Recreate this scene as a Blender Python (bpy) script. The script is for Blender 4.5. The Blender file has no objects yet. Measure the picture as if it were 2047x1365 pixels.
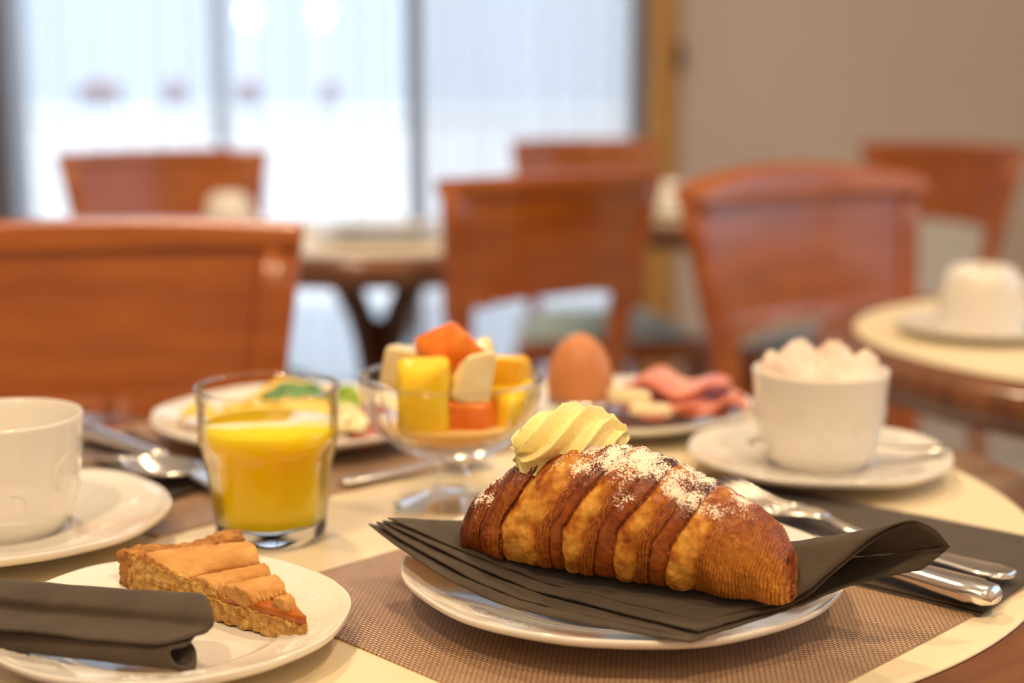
import bpy, bmesh, math, random
from mathutils import Vector, Matrix, noise

# ------------------------------------------------------------------ camera, light, exposure
SC = bpy.context.scene
COL = SC.collection
T = 0.75                                   # height of the table tops
F_PX = 2047 * 50 / 36
PITCH = math.atan((682.5 - 200) / F_PX)
CAM_H = 0.21                               # camera above the table top
cam_d = bpy.data.cameras.new('camera'); cam = bpy.data.objects.new('camera', cam_d); COL.objects.link(cam)
cam.location = (0, 0, T + CAM_H); cam.rotation_euler = (math.pi / 2 - PITCH, 0, 0)
cam_d.lens = 50; cam_d.sensor_width = 36; cam_d.clip_start = 0.02; cam_d.clip_end = 200
cam_d.dof.use_dof = True; cam_d.dof.focus_distance = 0.555; cam_d.dof.aperture_fstop = 4.2
SC.camera = cam
SC.view_settings.view_transform = 'Standard'; SC.view_settings.look = 'None'
SC.view_settings.gamma = 1; SC.view_settings.use_curve_mapping = False
SC.view_settings.exposure = 1.08
SC.cycles.use_denoising = True
world = bpy.data.worlds.new('world'); SC.world = world; world.use_nodes = True
bg = world.node_tree.nodes['Background']
bg.inputs[0].default_value = (0.66, 0.81, 1.0, 1); bg.inputs[1].default_value = 0.80
SKY = bg

# window portal: guides the sky light through the glazed front, gives no light itself
pd = bpy.data.lights.new('window_portal', 'AREA'); pd.shape = 'RECTANGLE'; pd.size = 2.9; pd.size_y = 2.5
po = bpy.data.objects.new('window_portal', pd); COL.objects.link(po)
po.location = (-1.03, 4.47, 1.27); po.rotation_euler = (math.radians(-90), 0, 0)
pd.cycles.is_portal = True
pd2 = bpy.data.lights.new('side_window_portal', 'AREA'); pd2.shape = 'RECTANGLE'; pd2.size = 1.5; pd2.size_y = 2.2
po2 = bpy.data.objects.new('side_window_portal', pd2); COL.objects.link(po2)
po2.location = (2.0, 1.5, 1.65); po2.rotation_euler = (0, math.radians(90), 0)
pd2.cycles.is_portal = True
LAMP_W = 10.0                               # watts of each warm ceiling lamp
LAMP_COL = (1.0, 0.75, 0.46)
LAMP_F = [1.0, 1.0, 1.1, 0.7, 0.4, 0.4]      # power factor of each lamp; last two are unseen fill added behind camera
LAMPS = [(-0.55, -0.35), (0.75, -0.35), (-0.45, 1.55), (0.95, 1.6), (-0.9, -1.5), (0.9, -1.5)]

R = math.radians
sd_ = bpy.data.lights.new('sun', 'SUN'); sd_.energy = 2.4; sd_.angle = R(2); sd_.color = (1.0, 0.96, 0.9)
so_ = bpy.data.objects.new('sun', sd_); COL.objects.link(so_); so_.rotation_euler = (R(42), 0, R(-12))      # high sun from behind the house, on the terrace only
def W(x, y, z=0.0):
    """photo pixel + height above the table top -> world point"""
    u = (x - 1023.5) / F_PX; v = -(y - 682.5) / F_PX
    dy = math.cos(PITCH) + v * math.sin(PITCH); dz = -math.sin(PITCH) + v * math.cos(PITCH)
    t = -(CAM_H - z) / dz
    return Vector((u * t, dy * t, T + z))

# ------------------------------------------------------------------ materials
def nodes_of(m):
    nt = m.node_tree; return nt, nt.nodes, nt.links
def M(name, base, rough=0.5, metal=0.0, spec=0.5, coat=0.0, sss=0.0, sss_col=None, trans=0.0, ior=1.45,
      var=None, bump=None, sheen=0.0, coat_rough=0.05):
    """var = (scale, colour2, detail[, stretch xyz]); bump = (scale, strength, distance[, kind])"""
    m = bpy.data.materials.new(name); m.use_nodes = True
    nt, N, L = nodes_of(m); b = N['Principled BSDF']
    b.inputs['Base Color'].default_value = (*base, 1); b.inputs['Roughness'].default_value = rough
    b.inputs['Metallic'].default_value = metal; b.inputs['Specular IOR Level'].default_value = spec
    b.inputs['Coat Weight'].default_value = coat; b.inputs['Coat Roughness'].default_value = coat_rough
    b.inputs['Transmission Weight'].default_value = trans; b.inputs['IOR'].default_value = ior
    b.inputs['Sheen Weight'].default_value = sheen
    if sss:
        b.inputs['Subsurface Weight'].default_value = sss
        b.inputs['Subsurface Radius'].default_value = sss_col or (0.01, 0.006, 0.003)
        b.inputs['Subsurface Scale'].default_value = 1.0
    tc = N.new('ShaderNodeTexCoord')
    if var:
        mp = N.new('ShaderNodeMapping'); L.new(tc.outputs['Object'], mp.inputs[0])
        if len(var) > 3: mp.inputs['Scale'].default_value = var[3]
        n = N.new('ShaderNodeTexNoise'); n.inputs['Scale'].default_value = var[0]; n.inputs['Detail'].default_value = var[2]
        L.new(mp.outputs[0], n.inputs['Vector'])
        r = N.new('ShaderNodeValToRGB'); r.color_ramp.elements[0].position = 0.35; r.color_ramp.elements[1].position = 0.68
        r.color_ramp.elements[0].color = (*base, 1); r.color_ramp.elements[1].color = (*var[1], 1)
        L.new(n.outputs['Fac'], r.inputs[0]); L.new(r.outputs[0], b.inputs['Base Color'])
    if bump:
        kind = bump[3] if len(bump) > 3 else 'noise'
        if kind == 'voronoi':
            n = N.new('ShaderNodeTexVoronoi'); out = 'Distance'
        else:
            n = N.new('ShaderNodeTexNoise'); n.inputs['Detail'].default_value = 4; out = 'Fac'
        n.inputs['Scale'].default_value = bump[0]; L.new(tc.outputs['Object'], n.inputs['Vector'])
        bp = N.new('ShaderNodeBump'); bp.inputs['Strength'].default_value = bump[1]; bp.inputs['Distance'].default_value = bump[2]
        L.new(n.outputs[out], bp.inputs['Height']); L.new(bp.outputs[0], b.inputs['Normal'])
    return m

def thin_glass(name, tint=(1, 1, 1), edge=0.55, rough=0.02, gl=(1, 1, 1), blend=0.16):
    m = bpy.data.materials.new(name); m.use_nodes = True
    nt, N, L = nodes_of(m); N.remove(N['Principled BSDF'])
    lw = N.new('ShaderNodeLayerWeight'); lw.inputs['Blend'].default_value = blend
    mul = N.new('ShaderNodeMath'); mul.operation = 'MULTIPLY'; mul.inputs[1].default_value = edge
    L.new(lw.outputs['Fresnel'], mul.inputs[0])
    tr = N.new('ShaderNodeBsdfTransparent'); tr.inputs[0].default_value = (*tint, 1)
    g = N.new('ShaderNodeBsdfGlossy'); g.inputs['Roughness'].default_value = rough; g.inputs[0].default_value = (*gl, 1)
    mx = N.new('ShaderNodeMixShader'); L.new(mul.outputs[0], mx.inputs[0]); L.new(tr.outputs[0], mx.inputs[1]); L.new(g.outputs[0], mx.inputs[2])
    L.new(mx.outputs[0], N['Material Output'].inputs[0]); return m

def sheer(name, col, opac):
    m = bpy.data.materials.new(name); m.use_nodes = True
    nt, N, L = nodes_of(m); N.remove(N['Principled BSDF'])
    tr = N.new('ShaderNodeBsdfTransparent'); tl = N.new('ShaderNodeBsdfTranslucent'); df = N.new('ShaderNodeBsdfDiffuse')
    tl.inputs[0].default_value = (*col, 1); df.inputs[0].default_value = (*col, 1)
    a = N.new('ShaderNodeMixShader'); a.inputs[0].default_value = 0.4; L.new(tl.outputs[0], a.inputs[1]); L.new(df.outputs[0], a.inputs[2])
    lw = N.new('ShaderNodeLayerWeight'); lw.inputs['Blend'].default_value = 0.5
    ma = N.new('ShaderNodeMapRange'); ma.inputs['To Min'].default_value = opac; ma.inputs['To Max'].default_value = 0.97
    L.new(lw.outputs['Facing'], ma.inputs['Value'])
    mx = N.new('ShaderNodeMixShader'); L.new(ma.outputs[0], mx.inputs[0]); L.new(tr.outputs[0], mx.inputs[1]); L.new(a.outputs[0], mx.inputs[2])
    L.new(mx.outputs[0], N['Material Output'].inputs[0]); return m

def woven(name):
    m = M(name, (0.42, 0.25, 0.15), rough=0.38, spec=0.6)
    nt, N, L = nodes_of(m); b = N['Principled BSDF']
    tc = N.new('ShaderNodeTexCoord'); mp = N.new('ShaderNodeMapping'); mp.inputs['Scale'].default_value = (1, 1, 1)
    mp.inputs['Rotation'].default_value = (0, 0, R(45))
    L.new(tc.outputs['Object'], mp.inputs[0])
    br = N.new('ShaderNodeTexBrick'); br.inputs['Scale'].default_value = 1.0
    br.inputs['Brick Width'].default_value = 0.0026; br.inputs['Row Height'].default_value = 0.0016
    br.inputs['Mortar Size'].default_value = 0.00030; br.inputs['Mortar Smooth'].default_value = 0.6; br.offset = 0.5
    br.inputs['Color1'].default_value = (0.56, 0.37, 0.24, 1); br.inputs['Color2'].default_value = (0.50, 0.325, 0.21, 1)
    br.inputs['Mortar'].default_value = (0.17, 0.085, 0.045, 1)
    L.new(mp.outputs[0], br.inputs['Vector']); L.new(br.outputs['Color'], b.inputs['Base Color'])
    iv = N.new('ShaderNodeMath'); iv.operation = 'SUBTRACT'; iv.inputs[0].default_value = 1; L.new(br.outputs['Fac'], iv.inputs[1])
    bp = N.new('ShaderNodeBump'); bp.inputs['Strength'].default_value = 0.9; bp.inputs['Distance'].default_value = 0.0006
    L.new(iv.outputs[0], bp.inputs['Height']); L.new(bp.outputs[0], b.inputs['Normal']); return m

def paper(name, c1, c2):
    m = M(name, c1, rough=0.85, spec=0.25, var=(60, c2, 5), sheen=0.15)
    nt, N, L = nodes_of(m); b = N['Principled BSDF']
    tc = N.new('ShaderNodeTexCoord'); vo = N.new('ShaderNodeTexVoronoi'); vo.inputs['Scale'].default_value = 620; vo.inputs['Randomness'].default_value = 0.0
    L.new(tc.outputs['Object'], vo.inputs['Vector'])
    no = N.new('ShaderNodeTexNoise'); no.inputs['Scale'].default_value = 900; L.new(tc.outputs['Object'], no.inputs['Vector'])
    ad = N.new('ShaderNodeMath'); ad.operation = 'ADD'; L.new(vo.outputs['Distance'], ad.inputs[0]); L.new(no.outputs['Fac'], ad.inputs[1])
    bp = N.new('ShaderNodeBump'); bp.inputs['Strength'].default_value = 0.35; bp.inputs['Distance'].default_value = 0.0004
    L.new(ad.outputs[0], bp.inputs['Height']); L.new(bp.outputs[0], b.inputs['Normal']); return m

def croissant_mat():
    m = M('croissant_crust', (0.6, 0.25, 0.04), rough=0.42, spec=0.45)
    nt, N, L = nodes_of(m); b = N['Principled BSDF']
    a1 = N.new('ShaderNodeAttribute'); a1.attribute_name = 'bake'
    a2 = N.new('ShaderNodeAttribute'); a2.attribute_name = 'sugar'
    tc = N.new('ShaderNodeTexCoord')
    n1 = N.new('ShaderNodeTexNoise'); n1.inputs['Scale'].default_value = 380; n1.inputs['Detail'].default_value = 6; L.new(tc.outputs['Object'], n1.inputs['Vector'])
    sc = N.new('ShaderNodeMath'); sc.operation = 'MULTIPLY_ADD'; sc.inputs[1].default_value = 0.60; L.new(n1.outputs['Fac'], sc.inputs[0])
    sb = N.new('ShaderNodeMath'); sb.operation = 'SUBTRACT'; sb.inputs[1].default_value = 0.30; L.new(a1.outputs['Fac'], sb.inputs[0]); L.new(sb.outputs[0], sc.inputs[2])
    r = N.new('ShaderNodeValToRGB'); cr = r.color_ramp
    cr.elements[0].position = 0.0; cr.elements[0].color = (0.72, 0.36, 0.060, 1)
    cr.elements[1].position = 1.0; cr.elements[1].color = (0.065, 0.013, 0.005, 1)
    e = cr.elements.new(0.30); e.color = (0.52, 0.195, 0.018, 1)
    e = cr.elements.new(0.55); e.color = (0.33, 0.080, 0.008, 1)
    e = cr.elements.new(0.78); e.color = (0.175, 0.034, 0.006, 1)
    L.new(sc.outputs[0], r.inputs[0])
    n2 = N.new('ShaderNodeTexNoise'); n2.inputs['Scale'].default_value = 1300; n2.inputs['Detail'].default_value = 3; L.new(tc.outputs['Object'], n2.inputs['Vector'])
    n3 = N.new('ShaderNodeTexNoise'); n3.inputs['Scale'].default_value = 120; n3.inputs['Detail'].default_value = 2; L.new(tc.outputs['Object'], n3.inputs['Vector'])
    ad = N.new('ShaderNodeMath'); ad.operation = 'ADD'; L.new(n2.outputs['Fac'], ad.inputs[0]); L.new(n3.outputs['Fac'], ad.inputs[1])
    a3 = N.new('ShaderNodeMath'); a3.operation = 'ADD'; L.new(ad.outputs[0], a3.inputs[0]); L.new(a2.outputs['Fac'], a3.inputs[1])
    mr = N.new('ShaderNodeMapRange'); mr.inputs['From Min'].default_value = 1.39; mr.inputs['From Max'].default_value = 1.49; L.new(a3.outputs[0], mr.inputs['Value'])
    mx = N.new('ShaderNodeMix'); mx.data_type = 'RGBA'; L.new(mr.outputs[0], mx.inputs['Factor']); L.new(r.outputs[0], mx.inputs['A'])
    mx.inputs['B'].default_value = (0.93, 0.80, 0.66, 1); L.new(mx.outputs['Result'], b.inputs['Base Color'])
    rr = N.new('ShaderNodeMapRange'); rr.inputs['To Min'].default_value = 0.55; rr.inputs['To Max'].default_value = 0.27; L.new(a1.outputs['Fac'], rr.inputs['Value'])
    rx = N.new('ShaderNodeMath'); rx.operation = 'MAXIMUM'; L.new(rr.outputs[0], rx.inputs[0]); L.new(mr.outputs[0], rx.inputs[1]); L.new(rx.outputs[0], b.inputs['Roughness'])
    bp = N.new('ShaderNodeBump'); bp.inputs['Strength'].default_value = 0.6; bp.inputs['Distance'].default_value = 0.0009
    L.new(n1.outputs['Fac'], bp.inputs['Height']); L.new(bp.outputs[0], b.inputs['Normal']); return m

PORC = M('porcelain', (0.82, 0.78, 0.72), rough=0.12, spec=0.5, coat=0.4, sss=0.0, var=(14, (0.84, 0.80, 0.745), 2))
CREAM_PAD = M('cream_leatherette', (0.80, 0.68, 0.46), rough=0.36, spec=0.5, var=(20, (0.83, 0.71, 0.49), 3), bump=(900, 0.25, 0.0003))
WOOD_T = M('table_wood', (0.125, 0.042, 0.015), rough=0.24, coat=0.4, var=(9, (0.235, 0.088, 0.030), 6, (1, 7, 1)), bump=(60, 0.06, 0.001))
WOOD_C = M('chair_wood', (0.31, 0.068, 0.007), rough=0.26, coat=0.5, var=(5, (0.43, 0.112, 0.010), 5, (1.5, 1.5, 9)), bump=(50, 0.05, 0.001), coat_rough=0.12)
WOOD_D = M('dark_wood', (0.055, 0.016, 0.007), rough=0.3, coat=0.3, var=(6, (0.09, 0.026, 0.010), 4, (4, 4, 1)))
OAK = M('oak_frame', (0.52, 0.28, 0.075), rough=0.4, var=(6, (0.60, 0.34, 0.10), 5, (6, 6, 0.6)))
WOVEN = woven('woven_vinyl')
NAP = paper('taupe_paper', (0.060, 0.043, 0.030), (0.078, 0.057, 0.040))
NAPW = paper('grey_paper', (0.60, 0.58, 0.55), (0.66, 0.63, 0.60))
STEEL = M('polished_steel', (0.84, 0.81, 0.76), rough=0.2, metal=1.0, var=(30, (0.88, 0.85, 0.80), 2))
CRUST = croissant_mat()
CREAM = M('piped_cream', (0.90, 0.76, 0.32), rough=0.42, spec=0.35, sss=0.25, sss_col=(0.006, 0.004, 0.0015), var=(160, (0.92, 0.79, 0.38), 3), bump=(420, 0.25, 0.0005))
FOAM = M('whipped_cream', (0.84, 0.74, 0.66), rough=0.55, sss=0.2, sss_col=(0.005, 0.003, 0.002), var=(70, (0.74, 0.55, 0.42), 4), bump=(260, 0.5, 0.0012))
JUICE = M('orange_juice', (1.0, 0.68, 0.004), rough=0.06, spec=0.6, sss=0.8, sss_col=(0.020, 0.012, 0.002), var=(30, (1.0, 0.72, 0.008), 2))
GLASS = thin_glass('clear_glass', (0.99, 0.99, 0.985), edge=0.7, blend=0.11)
GLASS_F = thin_glass('pressed_glass', (0.99, 0.99, 0.985), edge=0.6, blend=0.2, rough=0.05)
GLASS_S = M('solid_glass', (1, 1, 1), rough=0.0, trans=1.0, ior=1.45, var=(8, (0.99, 0.99, 0.985), 1))
PANE = thin_glass('window_glass', (0.97, 0.985, 0.99), edge=0.5)
TART = M('tart_crust', (0.52, 0.235, 0.055), rough=0.75, var=(90, (0.66, 0.36, 0.11), 5), bump=(700, 0.5, 0.0006))
CRUMB = M('tart_crumb', (0.46, 0.20, 0.035), rough=0.85, var=(320, (0.76, 0.48, 0.15), 5), bump=(520, 1.0, 0.0018))
TARTB = M('tart_brown_edge', (0.36, 0.135, 0.032), rough=0.85, var=(160, (0.58, 0.28, 0.08), 5), bump=(560, 1.0, 0.0018))
JAM = M('apricot_jam', (0.34, 0.075, 0.008), rough=0.12, spec=0.6, sss=0.25, sss_col=(0.006, 0.002, 0.0004), var=(120, (0.55, 0.17, 0.02), 3), bump=(160, 0.5, 0.0015))
EGGM = M('brown_eggshell', (0.60, 0.23, 0.085), rough=0.42, spec=0.4, var=(24, (0.64, 0.255, 0.10), 3), bump=(500, 0.1, 0.0002))
HAM = M('cooked_ham', (0.68, 0.22, 0.18), rough=0.33, sss=0.15, sss_col=(0.006, 0.002, 0.001), var=(32, (0.80, 0.40, 0.33), 4), bump=(90, 0.2, 0.001))
HAMR = M('ham_rind', (0.62, 0.13, 0.04), rough=0.4, var=(40, (0.70, 0.22, 0.09), 3))
CHEESE = M('pale_cheese', (0.86, 0.72, 0.42), rough=0.4, sss=0.2, var=(40, (0.88, 0.76, 0.48), 3), bump=(120, 0.15, 0.0008))
EGGY = M('scrambled_egg', (0.86, 0.52, 0.05), rough=0.4, sss=0.15, var=(45, (0.90, 0.68, 0.20), 4), bump=(120, 0.5, 0.002))
GREEN = M('green_leaf', (0.10, 0.26, 0.09), rough=0.4, var=(50, (0.22, 0.42, 0.16), 3), bump=(120, 0.3, 0.001))
LETT = M('lettuce', (0.25, 0.48, 0.03), rough=0.4, var=(50, (0.45, 0.62, 0.10), 3), bump=(120, 0.3, 0.001))
SALAMI = M('cured_meat', (0.22, 0.035, 0.022), rough=0.4, var=(120, (0.40, 0.10, 0.07), 4), bump=(150, 0.3, 0.001))
def fruit(name, c1, c2): return M(name, c1, rough=0.22, spec=0.5, sss=0.3, sss_col=(0.006, 0.004, 0.001), var=(130, c2, 4), bump=(260, 0.25, 0.0008))
PAPAYA = fruit('papaya_flesh', (0.78, 0.17, 0.015), (0.86, 0.27, 0.03))
MANGO = fruit('mango_flesh', (0.90, 0.47, 0.012), (0.93, 0.54, 0.03))
PINE = fruit('pineapple_flesh', (0.90, 0.60, 0.012), (0.93, 0.68, 0.06))
PEAR = fruit('pear_flesh', (0.84, 0.70, 0.36), (0.88, 0.77, 0.47))
SYRUP = M('fruit_syrup', (0.96, 0.56, 0.20), rough=0.08, sss=0.6, sss_col=(0.012, 0.006, 0.002), var=(20, (0.96, 0.66, 0.28), 2))
FABRIC = M('seat_fabric', (0.62, 0.74, 0.74), rough=0.9, var=(16, (0.26, 0.46, 0.45), 3), bump=(600, 0.3, 0.0008), sheen=0.2)
FLOORM = M('floor_tile', (0.66, 0.64, 0.63), rough=0.35, var=(3, (0.72, 0.70, 0.69), 5), bump=(30, 0.03, 0.002))
WALLM = M('wall_plaster', (0.66, 0.58, 0.54), rough=0.8, var=(1.5, (0.70, 0.615, 0.57), 4), bump=(120, 0.05, 0.001))
CEILM = M('ceiling_paint', (0.78, 0.73, 0.66), rough=0.9, var=(3, (0.80, 0.75, 0.68), 3))
FRAMEG = M('grey_frame', (0.19, 0.195, 0.215), rough=0.4, var=(20, (0.22, 0.225, 0.245), 2))
WHITEP = M('white_paint', (0.80, 0.80, 0.80), rough=0.35, var=(10, (0.83, 0.83, 0.83), 2))
TERR = M('terrace_stone', (0.84, 0.85, 0.86), rough=0.7, var=(4, (0.78, 0.80, 0.82), 4))
POTM = M('planter_blue_grey', (0.06, 0.075, 0.11), rough=0.6, var=(10, (0.09, 0.10, 0.15), 3))
FLOWER = M('red_flowers', (0.42, 0.03, 0.04), rough=0.6, var=(14, (0.10, 0.13, 0.10), 3), bump=(30, 0.8, 0.02))
SHEER = sheer('sheer_voile', (0.86, 0.88, 0.92), 0.40)
SHEER2 = sheer('dense_voile', (0.86, 0.87, 0.90), 0.62)
DRAPE = M('taupe_drape', (0.24, 0.22, 0.24), rough=0.9, var=(8, (0.29, 0.265, 0.28), 3), sheen=0.2)

# ------------------------------------------------------------------ geometry helpers
def link(name, V, F, mat, parent=None, smooth=True, recenter=None, loc=None):
    """one mesh object; recenter: 'base' puts a top-level origin at the bottom centre; with a parent, world-space V are made local"""
    V = [Vector(v) for v in V]
    o = None
    if recenter == 'base':
        xs = [v.x for v in V]; ys = [v.y for v in V]; zs = [v.z for v in V]
        loc = Vector(((min(xs) + max(xs)) / 2, (min(ys) + max(ys)) / 2, min(zs)))
        V = [v - loc for v in V]
    elif recenter == 'parent':
        p0 = parent.location if parent.parent is None else parent.location + parent.parent.location
        V = [v - p0 for v in V]
    me = bpy.data.meshes.new(name); me.from_pydata(V, [], F); me.update()
    if smooth:
        for p in me.polygons: p.use_smooth = True
    if mat: me.materials.append(mat)
    o = bpy.data.objects.new(name, me); COL.objects.link(o)
    if loc is not None: o.location = loc
    if parent: o.parent = parent
    return o
def tag(o, label=None, cat=None, group=None, kind=None):
    if label: o['label'] = label
    if cat: o['category'] = cat
    if group: o['group'] = group
    if kind: o['kind'] = kind
    return o
def thing(name, label, cat, loc, rz=0.0, group=None):
    o = bpy.data.objects.new(name, None); COL.objects.link(o); o.empty_display_size = 0.02
    o.location = loc; o.rotation_euler = (0, 0, rz); return tag(o, label, cat, group)
def struct(name, V, F, mat, parent=None, smooth=False):
    o = link(name, V, F, mat, parent, smooth)
    if parent is None: o['kind'] = 'structure'
    return o
def merge(*parts):
    V, F = [], []
    for v, f in parts:
        n = len(V); V += list(v); F += [tuple(i + n for i in q) for q in f]
    return V, F
def xf(vf, m):
    v, f = vf; return [m @ Vector(p) for p in v], f
def move(vf, d): return [Vector(p) + Vector(d) for p in vf[0]], vf[1]
def box(x0, x1, y0, y1, z0, z1):
    V = [(x, y, z) for z in (z0, z1) for y in (y0, y1) for x in (x0, x1)]
    return V, [(0, 2, 3, 1), (4, 5, 7, 6), (0, 1, 5, 4), (2, 6, 7, 3), (0, 4, 6, 2), (1, 3, 7, 5)]
def bevel_obj(o, w, seg=3):
    m = o.modifiers.new('bevel', 'BEVEL'); m.width = w; m.segments = seg; m.limit_method = 'ANGLE'; return o
def solid(o, th, off=1.0):
    m = o.modifiers.new('solid', 'SOLIDIFY'); m.thickness = th; m.offset = off; return o
def revolve(prof, n=96, mod=None, caps=True):
    """prof: list of (r, z); r==0 makes a pole; mod(theta, r, z) -> (r, z)"""
    V, F, rows = [], [], []
    for r, z in prof:
        if r <= 1e-9:
            rows.append([len(V)] * n); V.append((0, 0, z))
        else:
            s = len(V); rows.append([s + i for i in range(n)])
            for i in range(n):
                a = 2 * math.pi * i / n; rr, zz = (r, z) if mod is None else mod(a, r, z)
                V.append((rr * math.cos(a), rr * math.sin(a), zz))
    for k in range(len(rows) - 1):
        A, B = rows[k], rows[k + 1]
        for i in range(n):
            j = (i + 1) % n; q = [A[i], A[j], B[j], B[i]]
            u = []
            for t in q:
                if t not in u: u.append(t)
            if len(u) > 2: F.append(tuple(u))
    return V, F
def grid(nu, nv, fn, cu=False, cv=False):
    V = [fn(i / (nu if cu else nu - 1), j / (nv if cv else nv - 1)) for i in range(nu) for j in range(nv)]
    F = []
    for i in range(nu if cu else nu - 1):
        for j in range(nv if cv else nv - 1):
            a = i * nv + j; b = i * nv + (j + 1) % nv; c = ((i + 1) % nu) * nv + (j + 1) % nv; d = ((i + 1) % nu) * nv + j
            F.append((a, d, c, b))
    return V, F
def crom(P, t):
    """Catmull-Rom through the points P, t in 0..1"""
    P = [Vector(p) for p in P]; n = len(P) - 1; x = min(max(t, 0), 1) * n; i = min(int(x), n - 1); u = x - i
    a = P[max(i - 1, 0)]; b = P[i]; c = P[i + 1]; d = P[min(i + 2, n)]
    return 0.5 * ((2 * b) + (c - a) * u + (2 * a - 5 * b + 4 * c - d) * u * u + (3 * b - a - 3 * c + d) * u ** 3)
def loft(path, secs, n=14, power=2.0, up=Vector((0, 0, 1))):
    """tube along path; secs[i] = (half width, half height); superellipse section; capped"""
    P = [Vector(p) for p in path]; V, F = [], []
    for i, p in enumerate(P):
        t = (P[min(i + 1, len(P) - 1)] - P[max(i - 1, 0)]).normalized()
        s = t.cross(up)
        if s.length < 1e-5: s = t.cross(Vector((0, 1, 0)))
        s.normalize(); u = s.cross(t).normalized()
        w, h = secs[i] if isinstance(secs[i], tuple) else (secs[i], secs[i])
        for k in range(n):
            a = 2 * math.pi * k / n; c, d = math.cos(a), math.sin(a)
            V.append(p + s * (w * math.copysign(abs(c) ** (2 / power), c)) + u * (h * math.copysign(abs(d) ** (2 / power), d)))
    for i in range(len(P) - 1):
        for k in range(n):
            j = (k + 1) % n; F.append((i * n + k, i * n + j, (i + 1) * n + j, (i + 1) * n + k))
    F.append(tuple(reversed(range(n)))); F.append(tuple(range((len(P) - 1) * n, len(P) * n)))
    return V, F
def nz(v, s, seed=0.0): return noise.noise(Vector(v) * s + Vector((seed, seed * 1.7, -seed)))
def block(nx, ny, nzz, fn):
    """closed subdivided box; fn(a, b, c) in 0..1 -> point"""
    V, F, ix = [], [], {}
    def idx(i, j, k):
        if (i, j, k) not in ix:
            ix[(i, j, k)] = len(V); V.append(fn(i / nx, j / ny, k / nzz))
        return ix[(i, j, k)]
    for i in range(nx):
        for j in range(ny):
            F.append((idx(i, j, 0), idx(i, j + 1, 0), idx(i + 1, j + 1, 0), idx(i + 1, j, 0)))
            F.append((idx(i, j, nzz), idx(i + 1, j, nzz), idx(i + 1, j + 1, nzz), idx(i, j + 1, nzz)))
    for i in range(nx):
        for k in range(nzz):
            F.append((idx(i, 0, k), idx(i + 1, 0, k), idx(i + 1, 0, k + 1), idx(i, 0, k + 1)))
            F.append((idx(i, ny, k), idx(i, ny, k + 1), idx(i + 1, ny, k + 1), idx(i + 1, ny, k)))
    for j in range(ny):
        for k in range(nzz):
            F.append((idx(0, j, k), idx(0, j, k + 1), idx(0, j + 1, k + 1), idx(0, j + 1, k)))
            F.append((idx(nx, j, k), idx(nx, j + 1, k), idx(nx, j + 1, k + 1), idx(nx, j, k + 1)))
    return V, F
def chunk(size, seed, jit=0.25, bev=0.15):
    """cut fruit piece: a jittered, bevelled block"""
    rnd = random.Random(seed); bm = bmesh.new(); bmesh.ops.create_cube(bm, size=1.0)
    for v in bm.verts:
        v.co = Vector((v.co.x * size[0], v.co.y * size[1], v.co.z * size[2])) + Vector([rnd.uniform(-jit, jit) * s * 0.5 for s in size])
    bmesh.ops.bevel(bm, geom=bm.edges[:], offset=bev * min(size), segments=3, affect='EDGES', profile=0.6)
    bmesh.ops.triangulate(bm, faces=[f for f in bm.faces if len(f.verts) > 4])
    bmesh.ops.subdivide_edges(bm, edges=bm.edges[:], cuts=1, use_grid_fill=True)
    for v in bm.verts: v.co += v.normal * nz(v.co, 160, seed) * min(size) * 0.03
    bm.verts.index_update()
    V = [v.co.copy() for v in bm.verts]; F = [tuple(v.index for v in f.verts) for f in bm.faces]; bm.free(); return V, F
def rot(x=0, y=0, z=0): return Matrix.Rotation(R(z), 4, 'Z') @ Matrix.Rotation(R(y), 4, 'Y') @ Matrix.Rotation(R(x), 4, 'X')

# ------------------------------------------------------------------ the room
WY = 4.45                                    # inner face of the window wall
XL, XR, YF, ZC = -2.7, 1.95, -2.4, 2.75
struct('floor', *box(XL, XR, YF, WY + 0.2, -0.1, 0.0), FLOORM)
struct('ceiling', *box(XL, XR, YF, WY + 0.2, ZC, ZC + 0.1), CEILM)
struct('wall_left', *box(XL - 0.1, XL, YF, WY + 0.2, 0, ZC), WALLM)
SY0, SY1, SZ0, SZ1 = 0.4, 2.6, 0.9, 2.4      # side window in the right wall
struct('wall_right', *merge(box(XR, XR + 0.1, YF, SY0, 0, ZC), box(XR, XR + 0.1, SY1, WY + 0.2, 0, ZC), box(XR, XR + 0.1, SY0, SY1, 0, SZ0), box(XR, XR + 0.1, SY0, SY1, SZ1, ZC)), WALLM)
win2 = bpy.data.objects.new('window_2', None); COL.objects.link(win2); win2.location = (XR + 0.05, 0, 0); win2['kind'] = 'structure'
for y0, y1 in ((SY0, 1.5), (1.5, SY1)):
    struct('pane', *box(-0.003, 0.003, y0 + 0.04, y1 - 0.04, SZ0 + 0.05, SZ1 - 0.05), PANE, win2)
    struct('sash', *merge(box(-0.025, 0.025, y0, y0 + 0.04, SZ0, SZ1), box(-0.025, 0.025, y1 - 0.04, y1, SZ0, SZ1), box(-0.025, 0.025, y0 + 0.04, y1 - 0.04, SZ0, SZ0 + 0.05), box(-0.025, 0.025, y0 + 0.04, y1 - 0.04, SZ1 - 0.05, SZ1)), FRAMEG, win2)
struct('wall_front', *box(XL - 0.1, XR + 0.1, YF - 0.1, YF, 0, ZC), WALLM)
OX0, OX1, OZ1 = -2.45, 0.415, 2.5             # glazed opening
struct('wall_back', *merge(box(OX1 + 0.0, XR, WY, WY + 0.2, 0, ZC), box(XL, OX0, WY, WY + 0.2, 0, ZC), box(OX0, OX1, WY, WY + 0.2, OZ1, ZC)), WALLM)
struct('baseboard_back', *box(OX1 + 0.13, XR, WY - 0.015, WY, 0, 0.09), OAK)
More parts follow.
